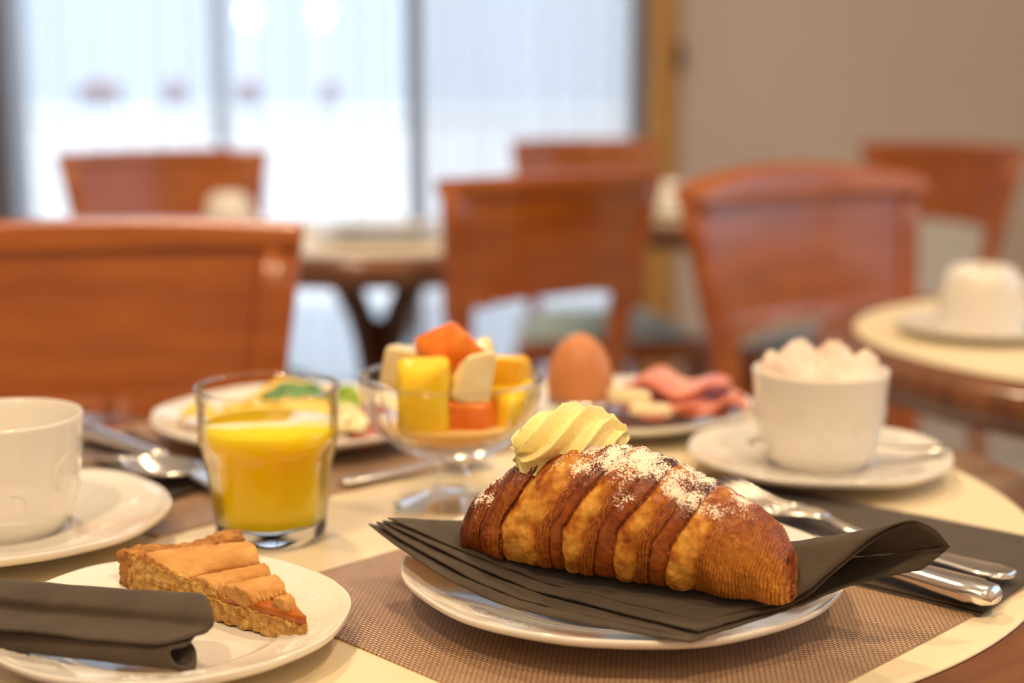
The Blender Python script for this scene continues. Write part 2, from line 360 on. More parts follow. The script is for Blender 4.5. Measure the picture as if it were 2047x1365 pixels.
tr = struct('trim_1', *merge(box(OX1, OX1 + 0.075, WY - 0.05, WY + 0.02, 0, OZ1 + 0.06), box(OX1 + 0.075, OX1 + 0.095, WY - 0.03, WY, 0, OZ1 + 0.06)), OAK)
struct('hinge', *box(OX1 + 0.085, OX1 + 0.105, WY - 0.06, WY - 0.03, 1.05, 1.13), WOOD_D, tr)
# glazed front in four bays
win = bpy.data.objects.new('window_1', None); COL.objects.link(win); win.location = (0, WY + 0.1, 0); win['kind'] = 'structure'
MULL = [(-2.40, 0.10), (-1.60, 0.13), (-0.92, 0.035), (-0.31, 0.05), (0.39, 0.05)]
for xc, w in MULL: bevel_obj(struct('mullion', *box(xc - w / 2, xc + w / 2, -0.035, 0.035, 0, OZ1), FRAMEG, win), 0.004, 1)
for (a, wa), (b, wb) in zip(MULL[:-1], MULL[1:]):
    x0, x1 = a + wa / 2, b - wb / 2
    struct('pane', *box(x0, x1, -0.003, 0.003, 0.05, OZ1 - 0.05), PANE, win)
    struct('bottom_rail', *box(x0, x1, -0.03, 0.03, 0.0, 0.05), FRAMEG, win)
    struct('top_rail', *box(x0, x1, -0.03, 0.03, OZ1 - 0.05, OZ1), FRAMEG, win)
# curtains
def curtain(name, x0, x1, y, folds, amp, mat, label, cat='curtain', seed=1, group=None, z0=0.03, taper=0.0):
    rnd = random.Random(seed); ph = [rnd.uniform(0, 6.28) for _ in range(4)]
    def fn(a, b):
        u = a + 0.012 * math.sin(a * folds * 2.1 + ph[3])
        x = x0 + (x1 - x0) * u
        xc = (x0 + x1) / 2
        x = xc + (x - xc) * (1 - taper * (1 - b) ** 1.5)
        w = math.sin(u * folds * 2 * math.pi + ph[0]) + 0.45 * math.sin(u * folds * 3.7 * math.pi + ph[1] + b) + 0.3 * math.sin(u * folds * 0.8 * math.pi + ph[2])
        return (x, y + amp * w * (0.55 + 0.45 * (1 - b)), z0 + (2.55 - z0) * b)
    o = link(name, *grid(int(folds * 14) + 8, 14, fn), mat, recenter='base'); return tag(o, label, cat, group)
curtain('sheer_curtain', -1.52, -0.93, WY - 0.10, 7, 0.018, SHEER, 'white sheer curtain beside the grey drape', seed=3)
curtain('sheer_curtain', -0.93, -0.35, WY - 0.10, 7, 0.018, SHEER, 'white sheer curtain hanging between two narrow grey window posts', seed=5)
curtain('sheer_curtain', -0.27, 0.36, WY - 0.10, 11, 0.025, SHEER2, 'denser white curtain in close folds beside the oak frame', seed=8)
curtain('drape', -1.95, -1.50, WY - 0.16, 5, 0.03, DRAPE, 'heavy grey drape gathered at the window post', cat='curtain', seed=11, taper=0.15)
cr_ = link('curtain_rail', *loft([(OX0, WY - 0.12, 2.57), (OX1 + 0.05, WY - 0.12, 2.57)], [0.012, 0.012]), FRAMEG, recenter='base')
tag(cr_, 'grey rail carrying the curtains above the window', 'curtain rail')
# terrace outside
struct('terrace_ground', *box(-9, 7, WY + 0.21, 16, -0.16, -0.06), TERR)
struct('terrace_parapet', *merge(box(-9, 7, 8.6, 8.85, -0.06, 0.86), box(-9, 7, 8.55, 8.9, 0.86, 0.92)), TERR)
for k, (pxx, w) in enumerate([(210, 0.24), (360, 0.12), (505, 0.13), (665, 0.10)]):
    X = (pxx - 1023.5) / F_PX * 8.72
    lab = ['widest planter of dark leaves and red flowers on the terrace wall', 'small dark planter next to the widest planter on terrace wall',
           'dark planter with red flowers between two smaller planters', 'smallest planter of red flowers standing alone on terrace wall'][k]
    t = thing('flower_planter', lab, 'planter', (X, 8.72, 0.92), 0, 'planters on the terrace wall')
    bevel_obj(link('trough', *box(-w / 2, w / 2, -0.06, 0.06, 0, 0.09), POTM, t, smooth=False), 0.008, 2)
    def fl(a, b, w=w, k=k):
        th = a * 2 * math.pi; ph = b * math.pi; p = Vector((w * 0.52 * math.sin(ph) * math.cos(th), 0.07 * math.sin(ph) * math.sin(th), 0.10 + 0.06 * math.cos(ph)))
        return p * (1 + 0.12 * nz(p, 25, k))
    link('flowers', *grid(32, 16, fl, cu=True), FLOWER, t)
for k, pxx in enumerate((510, 650)):
    Y = 12.0; X = (pxx - 1023.5) / F_PX * Y
    t = thing('garden_lamp', ['round white garden lamp in front of the wider window bay', 'round white garden lamp nearer the middle window post'][k], 'lamp', (X, Y, -0.06), 0, 'globe lamps outside')
    link('lamp_post', *loft([(0, 0, 0), (0, 0, 1.65)], [0.02, 0.018]), WHITEP, t)
    g = M('lamp_globe', (1, 0.97, 0.9), rough=0.3); nb = g.node_tree.nodes['Principled BSDF']
    nb.inputs['Emission Color'].default_value = (1, 0.95, 0.85, 1); nb.inputs['Emission Strength'].default_value = 2.5
    link('globe', *move(revolve([(0, -0.07)] + [(0.07 * math.sin(a * math.pi / 10), -0.07 * math.cos(a * math.pi / 10)) for a in range(1, 10)] + [(0, 0.07)], 24), (0, 0, 1.72)), g, t)
# radiator behind the far chair
t = thing('radiator', 'white panel radiator low on the beige wall behind a chair', 'radiator', (1.36, WY - 0.06, 0.12))
bevel_obj(link('panel', *box(-0.16, 0.16, -0.02, 0.02, 0, 0.5), WHITEP, t, smooth=False), 0.008, 2)
for k in range(8): link('fin', *box(-0.145 + k * 0.039, -0.128 + k * 0.039, -0.027, -0.02, 0.03, 0.47), WHITEP, t, smooth=False)
link('bracket', *box(-0.12, 0.12, 0.02, 0.06, 0.1, 0.4), WHITEP, t, smooth=False)
# ceiling lamps, the last two added to brighten fronts and reflections
for k, (lx, ly) in enumerate(LAMPS):
    t = thing('ceiling_lamp', ['recessed ceiling lamp with white ring behind the tart plate side of the table', 'recessed ceiling lamp with white ring behind the fork and knife side of the table', 'recessed warm lamp over the chair pushed to the breakfast table', 'recessed warm lamp above the curved chair and upturned cup', 'added fill lamp in the ceiling near the plain wall opposite the window, drape side', 'added fill lamp in the ceiling near the plain wall opposite the window, wall window side'][k], 'lamp', (lx, ly, ZC - 0.03), 0, 'recessed lamps in the ceiling')
    link('ring', *revolve([(0.085, 0.03), (0.105, 0.03), (0.105, 0.015), (0.09, 0.0), (0.085, 0.0), (0.085, 0.03)], 40), WHITEP, t)
    ld = bpy.data.lights.new('bulb', 'AREA'); ld.shape = 'DISK'; ld.size = 0.16; ld.energy = LAMP_W * LAMP_F[k]; ld.color = LAMP_COL
    lo = bpy.data.objects.new('bulb', ld); COL.objects.link(lo); lo.parent = t; lo.location = (0, 0, 0.005)

# ------------------------------------------------------------------ tables
def table(cx, cy, r, label, rz=0.0):
    t = thing('cafe_table', label, 'table', (cx, cy, 0), rz, 'round cafe tables')
    pr = [(0, T - 0.032), (r - 0.02, T - 0.032), (r - 0.004, T - 0.026), (r, T - 0.015), (r - 0.004, T - 0.004), (r - 0.012, T), (0, T)]
    link('table_top', *revolve(pr, 128), WOOD_T, t)
    link('apron', *revolve([(r - 0.06, T - 0.032), (r - 0.045, T - 0.032), (r - 0.045, T - 0.046), (r - 0.06, T - 0.046), (r - 0.06, T - 0.032)], 96), WOOD_T, t)
    link('column', *loft([(0, 0, 0.05), (0, 0, 0.2), (0, 0, 0.42), (0, 0, 0.62)], [0.034, 0.028, 0.028, 0.030], 20), WOOD_D, t)
    for s in (-1, 1):
        path = [crom([(s * 0.010, 0, 0.52), (s * 0.016, 0, 0.57), (s * 0.028, 0, 0.62), (s * 0.045, 0, 0.66), (s * 0.068, 0, 0.695), (s * 0.108, 0, T - 0.034)], k / 14) for k in range(15)]
        link('support_arm', *loft(path, [(0.022, 0.020) for k in range(15)], 12, up=Vector((0, 1, 0))), WOOD_D, t)
    for k in range(4):
        a = k * math.pi / 2 + math.pi / 4; d = Vector((math.cos(a), math.sin(a), 0))
        link('foot', *loft([Vector((0, 0, 0.09)) + d * 0.02, Vector((0, 0, 0.07)) + d * 0.1, Vector((0, 0, 0.035)) + d * 0.2, Vector((0, 0, 0.016)) + d * 0.27], [0.024, 0.022, 0.018, 0.016]), WOOD_D, t)
    return t
TC = Vector((-0.02, 0.72, T))
table(TC.x, TC.y, 0.33, 'round brown wooden table laid with croissant, juice and fruit', R(40))
table(-0.21, 2.22, 0.335, 'round wooden table on forked dark legs between two chairs', 0)
table(0.605, 1.25, 0.33, 'round wooden table holding one upturned cup in full light', R(20))
table(0.40, 2.72, 0.33, 'round wooden table almost hidden behind a curved chair back', R(60))
PADZ = 0.0016
def pad(cx, cy, r, label):
    o = link('table_pad', *revolve([(0, 0), (r, 0), (r + 0.0006, PADZ * 0.5), (r, PADZ), (r - 0.004, PADZ), (0, PADZ)], 160), CREAM_PAD, loc=(cx, cy, T))
    return tag(o, label, 'table mat', 'round cream table mats')
pad(TC.x, TC.y, 0.283, 'round cream leatherette mat beneath croissant plate and juice glass')
pad(-0.21, 2.22, 0.285, 'round cream mat on the table with forked legs')
pad(0.605, 1.25, 0.292, 'round cream mat under the upturned cup on the well lit table')
pad(0.40, 2.72, 0.28, 'round cream mat on the table hidden by chair back')
# woven mats: rectangles lying diagonally
MATZ = PADZ + 0.0011
def mat_rect(cx, cy, hl, hw, ang, label, z0=PADZ):
    c, s = math.cos(ang), math.sin(ang)
    def fn(a, b, k):
        u = (a - 0.5) * 2 * hl; v = (b - 0.5) * 2 * hw
        u *= 1 - 0.004 * (abs(2 * b - 1) ** 6); v *= 1 - 0.004 * abs(2 * a - 1) ** 6
        return (cx + u * c - v * s, cy + u * s + v * c, T + z0 + 0.00003 + k * 0.001)
    o = link('placemat', *block(20, 16, 1, fn), WOVEN, smooth=False, recenter='base')
    return tag(o, label, 'placemat', 'brown woven placemats')
mat_rect(0.072, 0.602, 0.150, 0.116, R(45), 'brown woven placemat beneath the croissant plate')
mat_rect(-0.152, 0.838, 0.140, 0.112, R(45), 'brown woven placemat under the plate of scrambled egg')

# ------------------------------------------------------------------ crockery
def spiral_relief(th, r, r0, r1, n):
    """raised scrolls on a plate rim, repeated n times"""
    rm = (r0 + r1) / 2; a = (th * n / (2 * math.pi)) % 1.0 - 0.5
    x = a * 2 * math.pi * rm / n; y = r - rm; h = 0.0
    for cx, cy, sg in ((-0.010, 0.001, 1), (0.009, -0.002, -1)):
        dx, dy = x - cx, y - cy; d = math.hypot(dx, dy * 1.5); ang = math.atan2(dy * 1.5, dx * sg)
        if d < 0.010: h = max(h, (0.5 + 0.5 * math.cos(d * 1600 - ang)) ** 3 * max(0, 1 - (d / 0.010) ** 4))
    return h
def plate_geo(r, h, well, n=256, lobes=6, relief=True, thick=0.0042, foot=0.55):
    prof = [(0, 0.0046), (well * 0.6, 0.0046), (well * 0.9, 0.0048), (well, 0.0056), (well * 1.06, 0.0072)]
    for k in range(1, 21):
        u = k / 20; rr = well * 1.06 + (r * 0.985 - well * 1.06) * u
        prof.append((rr, 0.0072 + (h - 0.0072) * (u ** 1.15)))
    prof += [(r * 0.995, h + 0.0003), (r, h - 0.0006), (r * 0.997, h - 0.0022), (r * 0.97, h - thick * 0.95), (r * 0.85, (h - thick) * 0.72 + 0.0005), (well * 1.0, 0.0016), (well * 0.97, 0.0), (well * 0.9, 0.0), (well * 0.87, 0.0018), (0, 0.0018)]
    def mod(a, rr, z):
        f = max(0.0, (rr - well) / (r - well))
        s = 1 + f * (0.0045 * math.cos(lobes * a) + 0.0035 * math.cos(2 * lobes * a + 0.5))
        if relief and rr > well * 1.1 and z > 0.007 and rr < r * 0.975: z += 0.00075 * spiral_relief(a, rr, well * 1.1, r * 0.98, lobes)
        if relief and rr >= r * 0.95: z += 0.0004 * math.cos(lobes * a)
        return rr * s, z
    return revolve(prof, n, mod)
def plate(name, cx, cy, r, h, well, label, cat, z0, rz=0.0, **k):
    o = link(name, *plate_geo(r, h, well, **k), PORC, loc=(cx, cy, T + z0)); o.rotation_euler = (0, 0, rz)
    return tag(o, label, cat)
MP = Vector((0.046, 0.575)); TP = Vector((-0.131, 0.521)); SL = Vector((-0.2415, 0.653)); SR = Vector((0.1735, 0.783))
HP = Vector((0.072, 0.910)); EP = Vector((-0.133, 0.868))
plate('plate', MP.x, MP.y, 0.0925, 0.0165, 0.055, 'white scalloped plate holding the napkin and croissant', 'plate', MATZ, 0.3)
plate('plate', TP.x, TP.y, 0.0685, 0.0135, 0.042, 'small white scalloped plate under the jam tart slice', 'plate', MATZ + 0.0004, 0.2)
plate('plate', HP.x, HP.y, 0.084, 0.015, 0.052, 'white plate carrying pink ham and a boiled egg', 'plate', PADZ)
plate('plate', EP.x, EP.y, 0.090, 0.016, 0.055, 'white plate of scrambled egg, greens and cured meat', 'plate', MATZ)
plate('saucer', SL.x, SL.y, 0.0775, 0.0150, 0.030, 'white embossed saucer under the empty cup beside the juice glass', 'saucer', MATZ + 0.0002, 0.1)
plate('saucer', SR.x, SR.y, 0.0735, 0.0140, 0.030, 'white saucer under the cup heaped with whipped cream', 'saucer', PADZ, 0.5)

def cup(loc, label, rz=0.0, inv=False, relief=True, group=None, scale=1.0, cat='cup'):
    t = thing('cup', label, cat, loc, rz, group); t.scale = (scale,) * 3
    H = 0.0565; rr = [(0.0255, 0.0), (0.0262, 0.0012), (0.0290, 0.004), (0.0325, 0.010), (0.0350, 0.018), (0.0366, 0.030), (0.0374, 0.044), (0.0381, 0.053), (0.0383, H - 0.0008), (0.0378, H), (0.0368, H - 0.0008), (0.0358, 0.045), (0.0348, 0.030), (0.0330, 0.018), (0.0290, 0.009), (0.020, 0.0055), (0, 0.005)]
    prof = [(0, 0.0018), (0.0225, 0.0018), (0.0235, 0.0)] + rr
    fine = []
    for a, b in zip(prof[:-1], prof[1:]):
        fine += [a, ((a[0] + b[0]) / 2, (a[1] + b[1]) / 2)]
    fine.append(prof[-1])
    flip = (lambda vf: ([Vector((x, -y, H - z)) for x, y, z in vf[0]], vf[1])) if inv else (lambda vf: vf)
    link('body', *flip(revolve(fine, 96)), PORC, t)
    hp = [crom([(-0.0355, 0, 0.046), (-0.050, 0, 0.050), (-0.060, 0, 0.042), (-0.056, 0, 0.028), (-0.046, 0, 0.019), (-0.0335, 0, 0.0155)], k / 20) for k in range(21)]
    link('handle', *flip(loft(hp, [(0.0042, 0.0026)] * 21, 12, up=Vector((0, 1, 0)))), PORC, t)
    if relief:
        def rad(z):
            for a, b in zip(rr[:-1], rr[1:]):
                if a[1] <= z <= b[1]: return a[0] + (b[0] - a[0]) * (z - a[1]) / max(1e-6, b[1] - a[1])
            return 0.038
        def onsurf(th, z): return Vector((rad(z) * math.cos(th), rad(z) * math.sin(th), z))
        for k in range(6):
            th0 = k * math.pi / 3 + 0.35
            for sg, sc_, zc in ((1, 1.0, 0.029), (-1, 0.62, 0.020)):
                pts = []
                for i in range(26):
                    a = i / 25 * 4.6; q = 0.0105 * sc_ * math.exp(-0.22 * a)
                    pts.append(onsurf(th0 + (sg * q * math.cos(a + 1.2) + (0 if sg > 0 else 0.012)) / 0.036, zc + q * 1.05 * math.sin(a + 1.2)))
                link('relief_scroll', *flip(loft(pts, [(0.00065 * (1 - 0.6 * i / 25),) * 2 for i in range(26)], 6)), PORC, t)
        pts = [onsurf(2 * math.pi * i / 96, 0.0098 + 0.0022 * abs(math.sin(6 * math.pi * i / 96))) for i in range(97)]
        link('relief_band', *flip(loft(pts, [0.0006] * 97, 6)), PORC, t)
    return t
cup((SL.x, SL.y, T + MATZ + 0.0052), 'empty white embossed cup beside the glass of orange juice', R(20))
cup((SR.x - 0.001, SR.y - 0.002, T + PADZ + 0.0050), 'white cup filled with peaks of whipped cream', R(-80), scale=0.985)
# whipped cream in the right-hand cup
PEAKS = [(-0.017, -0.008, 0.021, 0.0105), (0.004, -0.004, 0.0205, 0.011), (0.023, -0.006, 0.0155, 0.0095), (-0.027, 0.004, 0.013, 0.009), (0.012, 0.014, 0.017, 0.010), (-0.008, 0.017, 0.018, 0.010), (-0.002, -0.022, 0.010, 0.008), (0.014, -0.021, 0.008, 0.007)]
def foam(a, b):
    th = a * 2 * math.pi; r = b * 0.0352; p = Vector((r * math.cos(th), r * math.sin(th), 0))
    z = 0.0525
    hz = 0
    for x, y, h, w in PEAKS:
        d = math.hypot(p.x - x, p.y - y) / w; hz = max(hz, h * max(0, 1 - d * 0.62) ** 0.8 if d < 1.6 else 0)
    edge = min(1, (1 - b) * 7 + 0.12)
    z += hz * edge + 0.0016 * nz(p, 420, 2) + 0.0022 * abs(nz(p, 190, 5))
    return (p.x, p.y, z)
o = link('whipped_cream', *grid(120, 40, foam, cu=True), FOAM, loc=(SR.x - 0.001, SR.y - 0.002, T + PADZ + 0.0047))
tag(o, 'pale whipped cream piled in peaks above the white cup', 'whipped cream')

# ------------------------------------------------------------------ cutlery
def along(P, Q, zc):
    P, Q = Vector(P), Vector(Q); d = (Q - P); L = d.length; d.normalize(); s = Vector((-d.y, d.x, 0))
    return lambda x, y, z: P + d * x + s * y + Vector((0, 0, zc + z)), L
HANDLE = [(0.0, 0.0035, 0.001), (0.02, 0.0033, 0.001), (0.05, 0.0042, 0.0012), (0.09, 0.0068, 0.0014), (0.108, 0.0088, 0.0016), (0.114, 0.0094, 0.0017), (0.117, 0.0080, 0.0016), (0.121, 0.0086, 0.0016), (0.124, 0.0062, 0.0014), (0.1255, 0.002, 0.001)]
def fork(P, Q, label, z):
    f, L = along(P, Q, z); t = thing('fork', label, 'fork', Vector(P) + Vector((0, 0, z)))
    zc = lambda x: 0.0012 + 0.0050 * math.exp(-((x - 0.066) / 0.022) ** 2) + 0.0085 * math.exp(-((x + 0.004) / 0.030) ** 2) + (0.0035 * max(0, (x - 0.09) / 0.105) if x > 0.09 else 0)
    x0 = 0.070; k = (L - x0) / 0.1255
    link('handle', *loft([f(x0 + h[0] * k, 0, zc(x0 + h[0] * k)) for h in HANDLE], [(h[1], h[2]) for h in HANDLE], 16, 2.6), STEEL, t, recenter='parent')
    hw = lambda x: 0.0035 + 0.0085 * min(1, max(0, (0.070 - x) / 0.022)) ** 0.7
    link('head', *loft([f(x, 0, zc(x)) for x in (0.071, 0.066, 0.060, 0.054, 0.049, 0.046)], [(hw(x), 0.0011) for x in (0.071, 0.066, 0.060, 0.054, 0.049, 0.046)], 16, 3), STEEL, t, recenter='parent')
    for j in range(4):
        y = (j - 1.5) * 0.0064
        link('tine', *loft([f(x, y * (1 - 0.06 * (0.05 - x) / 0.05), zc(x)) for x in (0.049, 0.035, 0.02, 0.008, 0.0)], [(0.0021, 0.0010), (0.0018, 0.001), (0.0016, 0.0009), (0.0013, 0.0008), (0.0007, 0.0005)], 10, 3), STEEL, t, recenter='parent')
    return t
def knife(P, Q, label, z):
    f, L = along(P, Q, z); t = thing('knife', label, 'knife', Vector(P) + Vector((0, 0, z)))
    hx = L - 0.098
    hs = [(hx, 0.0042, 0.0028), (hx + 0.006, 0.0058, 0.0038), (hx + 0.014, 0.0052, 0.0036), (hx + 0.05, 0.0068, 0.0040), (hx + 0.082, 0.0088, 0.0046), (hx + 0.088, 0.0092, 0.0048), (hx + 0.090, 0.0082, 0.0044), (hx + 0.095, 0.0080, 0.0042), (hx + 0.098, 0.0045, 0.003)]
    link('handle', *loft([f(a, 0, 0.0048) for a, _, _ in hs], [(w, h) for _, w, h in hs], 18, 2.6), STEEL, t, recenter='parent')
    bs = [(0.0, 0.0015), (0.08 * hx, 0.0055), (0.3 * hx, 0.0085), (0.6 * hx, 0.0088), (0.9 * hx, 0.0078), (hx + 0.002, 0.0045)]
    link('blade', *loft([f(a, 0, 0.0014 + 0.003 * a / hx) for a, _ in bs], [(w, 0.0009) for _, w in bs], 12, 3), STEEL, t, recenter='parent')
    return t
def spoon(P, Q, label, z, size=1.0):
    f, L = along(P, Q, z); t = thing('spoon', label, 'spoon', Vector(P) + Vector((0, 0, z)))
    bl, bw = 0.046 * size, 0.0155 * size
    def fn(a, b):
        r = a; th = b * 2 * math.pi; x = bl / 2 + bl / 2 * r * math.cos(th); y = bw * r * math.sin(th) * (1 - 0.12 * math.cos(th))
        return f(x, y, 0.0008 + 0.0072 * size * r * r)
    bo = solid(link('bowl', *grid(12, 40, fn, cv=True), STEEL, t, recenter='parent'), 0.001, 1)
    k = (L - bl) / 0.1255
    link('handle', *loft([f(bl - 0.003 + h[0] * k, 0, 0.007 * size * max(0.28, 1 - h[0] / 0.09) + 0.001) for h in HANDLE], [(h[1] * size, h[2]) for h in HANDLE], 14, 2.6), STEEL, t, recenter='parent')
    return t

# ------------------------------------------------------------------ napkins
def flat_napkin(pts, z, label, layers=2, seed=1, dz=0.0011, mat=None):
    """folded paper napkin lying flat; pts = four corners A B C D (world xy)"""
    P = [Vector((p[0], p[1], 0)) for p in pts]; c = sum(P, Vector()) / 4
    t = thing('paper_napkin', label, 'napkin', (c.x, c.y, T + z)); rnd = random.Random(seed)
    for k in range(layers):
        off = [Vector((rnd.uniform(-1, 1), rnd.uniform(-1, 1), 0)) * 0.0022 for _ in P]
        Q = [p + o_ for p, o_ in zip(P, off)]
        def fn(a, b, k=k, Q=Q):
            p = (Q[0] * (1 - a) + Q[1] * a) * (1 - b) + (Q[3] * (1 - a) + Q[2] * a) * b
            e = max(abs(2 * a - 1), abs(2 * b - 1)) ** 8
            return p + Vector((0, 0, T + z + 0.0002 + k * dz + 0.0007 * e * (0.5 + 0.5 * nz(p, 40, k + seed))))
        solid(link('sheet', *grid(24, 24, fn), mat or NAP, t, recenter='parent'), 0.0008, 1)
    return t
A = Vector((0.192, 0.555)); e1 = Vector((-0.76, 0.65)); e2 = Vector((0.65, 0.76))
NZ = MATZ + 0.0001
flat_napkin([A, A + e1 * 0.185, A + e1 * 0.185 + e2 * 0.112, A + e2 * 0.112], NZ, 'dark taupe paper napkin lying under a fork and knife', 2, 4)
z2 = T + NZ + 0.0030
fP = W(1437, 962, 0.0145); fQ = W(2022, 1150, 0.010)
fork((fP.x, fP.y, 0), (fQ.x, fQ.y, 0), 'steel fork with four tines on the taupe napkin behind croissant', z2)
kQ = W(1992, 1196, 0.010); kd = (Vector((fP.x, fP.y, 0)) - Vector((fQ.x, fQ.y, 0))).normalized()
kd = Matrix.Rotation(R(3), 3, 'Z') @ kd
kq = Vector((kQ.x, kQ.y, 0)); knife(kq + kd * 0.205, kq, 'steel knife lying next to the fork on the taupe napkin', z2)
# left-hand set: napkin with knife and spoon
c = [W(150, 905), W(318, 1022), W(418, 985), W(262, 872)]
flat_napkin([(p.x, p.y) for p in c], MATZ + 0.0002, 'dark paper napkin carrying a knife and spoon beside the empty cup', 2, 9)
z3 = T + MATZ + 0.0033
a_, b_ = W(470, 985, 0.006), W(168, 872, 0.006); b0 = Vector((b_.x, b_.y, 0)); knife(b0 + (Vector((a_.x, a_.y, 0)) - b0).normalized() * 0.192, b0, 'steel knife on the dark napkin behind the empty cup', z3)
a_, b_ = W(388, 985, 0.004), W(60, 905, 0.004); spoon((a_.x, a_.y, 0), (b_.x, b_.y, 0), 'steel spoon on the dark napkin behind the empty cup', z3, 1.15)
a_, b_ = W(985, 924, 0.003), W(668, 972, 0.003); spoon((a_.x, a_.y, 0), (b_.x, b_.y, 0), 'small steel teaspoon lying behind the foot of the fruit bowl', T + MATZ + 0.0002, 0.72)
a_, b_ = W(1770, 905, 0.016), W(1905, 895, 0.019)
sp = Vector((a_.x, a_.y, 0)); sq = Vector((b_.x, b_.y, 0))
spoon(sq + (sp - sq).normalized() * 0.115, sq, 'small steel teaspoon on the saucer of the whipped cream cup', T + 0.0155, 0.7)

# napkin under the croissant: stacked sheets, right corner folded over in a bulge
t = thing('paper_napkin', 'crumpled dark taupe paper napkin between croissant and plate', 'napkin', (MP.x, MP.y, T + MATZ + 0.012))
low_FR = [(1380, 1283, .0215), (1500, 1243, .0225), (1600, 1210, .0245), (1700, 1170, .029), (1770, 1152, .033), (1840, 1138, .038), (1899, 1092, .047)]
top_FR = [(1402, 1243, .0240), (1500, 1217, .0255), (1592, 1193, .0290), (1672, 1130, .0400), (1745, 1072, .0510), (1815, 1041, .0570), (1862, 1052, .0550), (1899, 1090, .0475)]
def sheet(FR, Lpt, zL, k, shift=(0, 0), bulge=0.0, flat_z=0.022, wob=0.0008):
    fr = [W(*p) for p in FR]; Lp = W(Lpt[0], Lpt[1], zL)
    for p in fr: p.x += shift[0]; p.y += shift[1]
    back = Lp - fr[0]
    n = len(fr)
    def fn(a, b):
        p = crom(fr, a)
        run = Vector((p.x - fr[0].x, p.y - fr[0].y, 0)).length
        q = p + Vector((back.x, back.y, 0)) * b * (1 - 0.25 * a)
        nrm = Vector((back.y, -back.x, 0)).normalized()
        if nrm.y > 0: nrm = -nrm
        q += nrm * bulge * math.sin(math.pi * b) * (1 - a) ** 3
        zf = T + flat_z
        zl = zf + (zL - flat_z) * max(0, b - 0.45) ** 1.3 / (0.55 ** 1.3) * (1 - a) ** 2
        m = (1 - b) ** 1.6 if a > 0.25 else (1 - b) ** 1.0
        z = zl + (p.z - zf) * m
        z += wob * nz((q.x, q.y, 0), 55, k) * (0.4 + 0.6 * b) + 0.0004 * nz((q.x, q.y, 0), 200, k)
        q.z = z; return q
    return solid(link('sheet', *grid(90, 46, fn), NAP, t, recenter='parent'), 0.0007, 0)
sheet(low_FR, (737, 1047), .0330, 1, flat_z=.0205, bulge=0.013)
sheet([(x, y - 8, z) for x, y, z in low_FR[:-1]] + [(1893, 1094, .047)], (752, 1045), .0345, 2, flat_z=.0220, bulge=0.0075)
sheet([(1395, 1262, .0235), (1500, 1230, .0245), (1600, 1199, .0270), (1680, 1133, .0390), (1750, 1078, .0495), (1815, 1048, .0555), (1858, 1057, .0540), (1894, 1092, .0470)], (765, 1040), .0355, 3, flat_z=.0232, bulge=0.002)
sheet(top_FR, (775, 1034), .0370, 4, flat_z=.0246, bulge=-0.001)
# napkin on the tart plate: two fat folds running out to the left
t = thing('paper_napkin', 'dark taupe napkin folded into thick rolls beside the jam tart', 'napkin', (TP.x - 0.03, TP.y - 0.03, T + MATZ + 0.012))
def fold(profR, profL, seed, th=0.0011):
    pr = [W(*p) for p in profR]; plf = [W(*p) for p in profL]
    def fn(a, b):
        p = crom(pr, a) * (1 - b) + crom(plf, a) * b
        return p + Vector((0, 0, 0.0005 * nz(p, 70, seed) + 0.0002 * nz(p, 260, seed)))
    return solid(link('fold', *grid(44, 46, fn), NAP, t, recenter='parent'), th, 0)
fold([(330, 1222, .022), (400, 1190, .0300), (425, 1228, .0275), (418, 1258, .0235), (345, 1282, .0220), (305, 1288, .0215)],
     [(-160, 1180, .026), (-120, 1150, .0330), (-120, 1182, .0310), (-120, 1205, .0270), (-150, 1232, .0255), (-170, 1240, .0250)], 1)
fold([(325, 1230, .0210), (396, 1212, .0262), (416, 1246, .0240), (410, 1264, .0215), (330, 1284, .0202)],
     [(-150, 1190, .0240), (-120, 1165, .0290), (-120, 1192, .0275), (-120, 1212, .0245), (-160, 1236, .0235)], 2, 0.0009)
fold([(392, 1268, .0195), (372, 1288, .0200), (340, 1300, .0190), (352, 1330, .0140), (388, 1338, .0110), (392, 1302, .0150), (380, 1282, .0180)],
     [(-90, 1222, .0230), (-110, 1232, .0235), (-130, 1245, .0225), (-120, 1278, .0170), (-90, 1284, .0150), (-80, 1250, .0190), (-90, 1235, .0220)], 3)

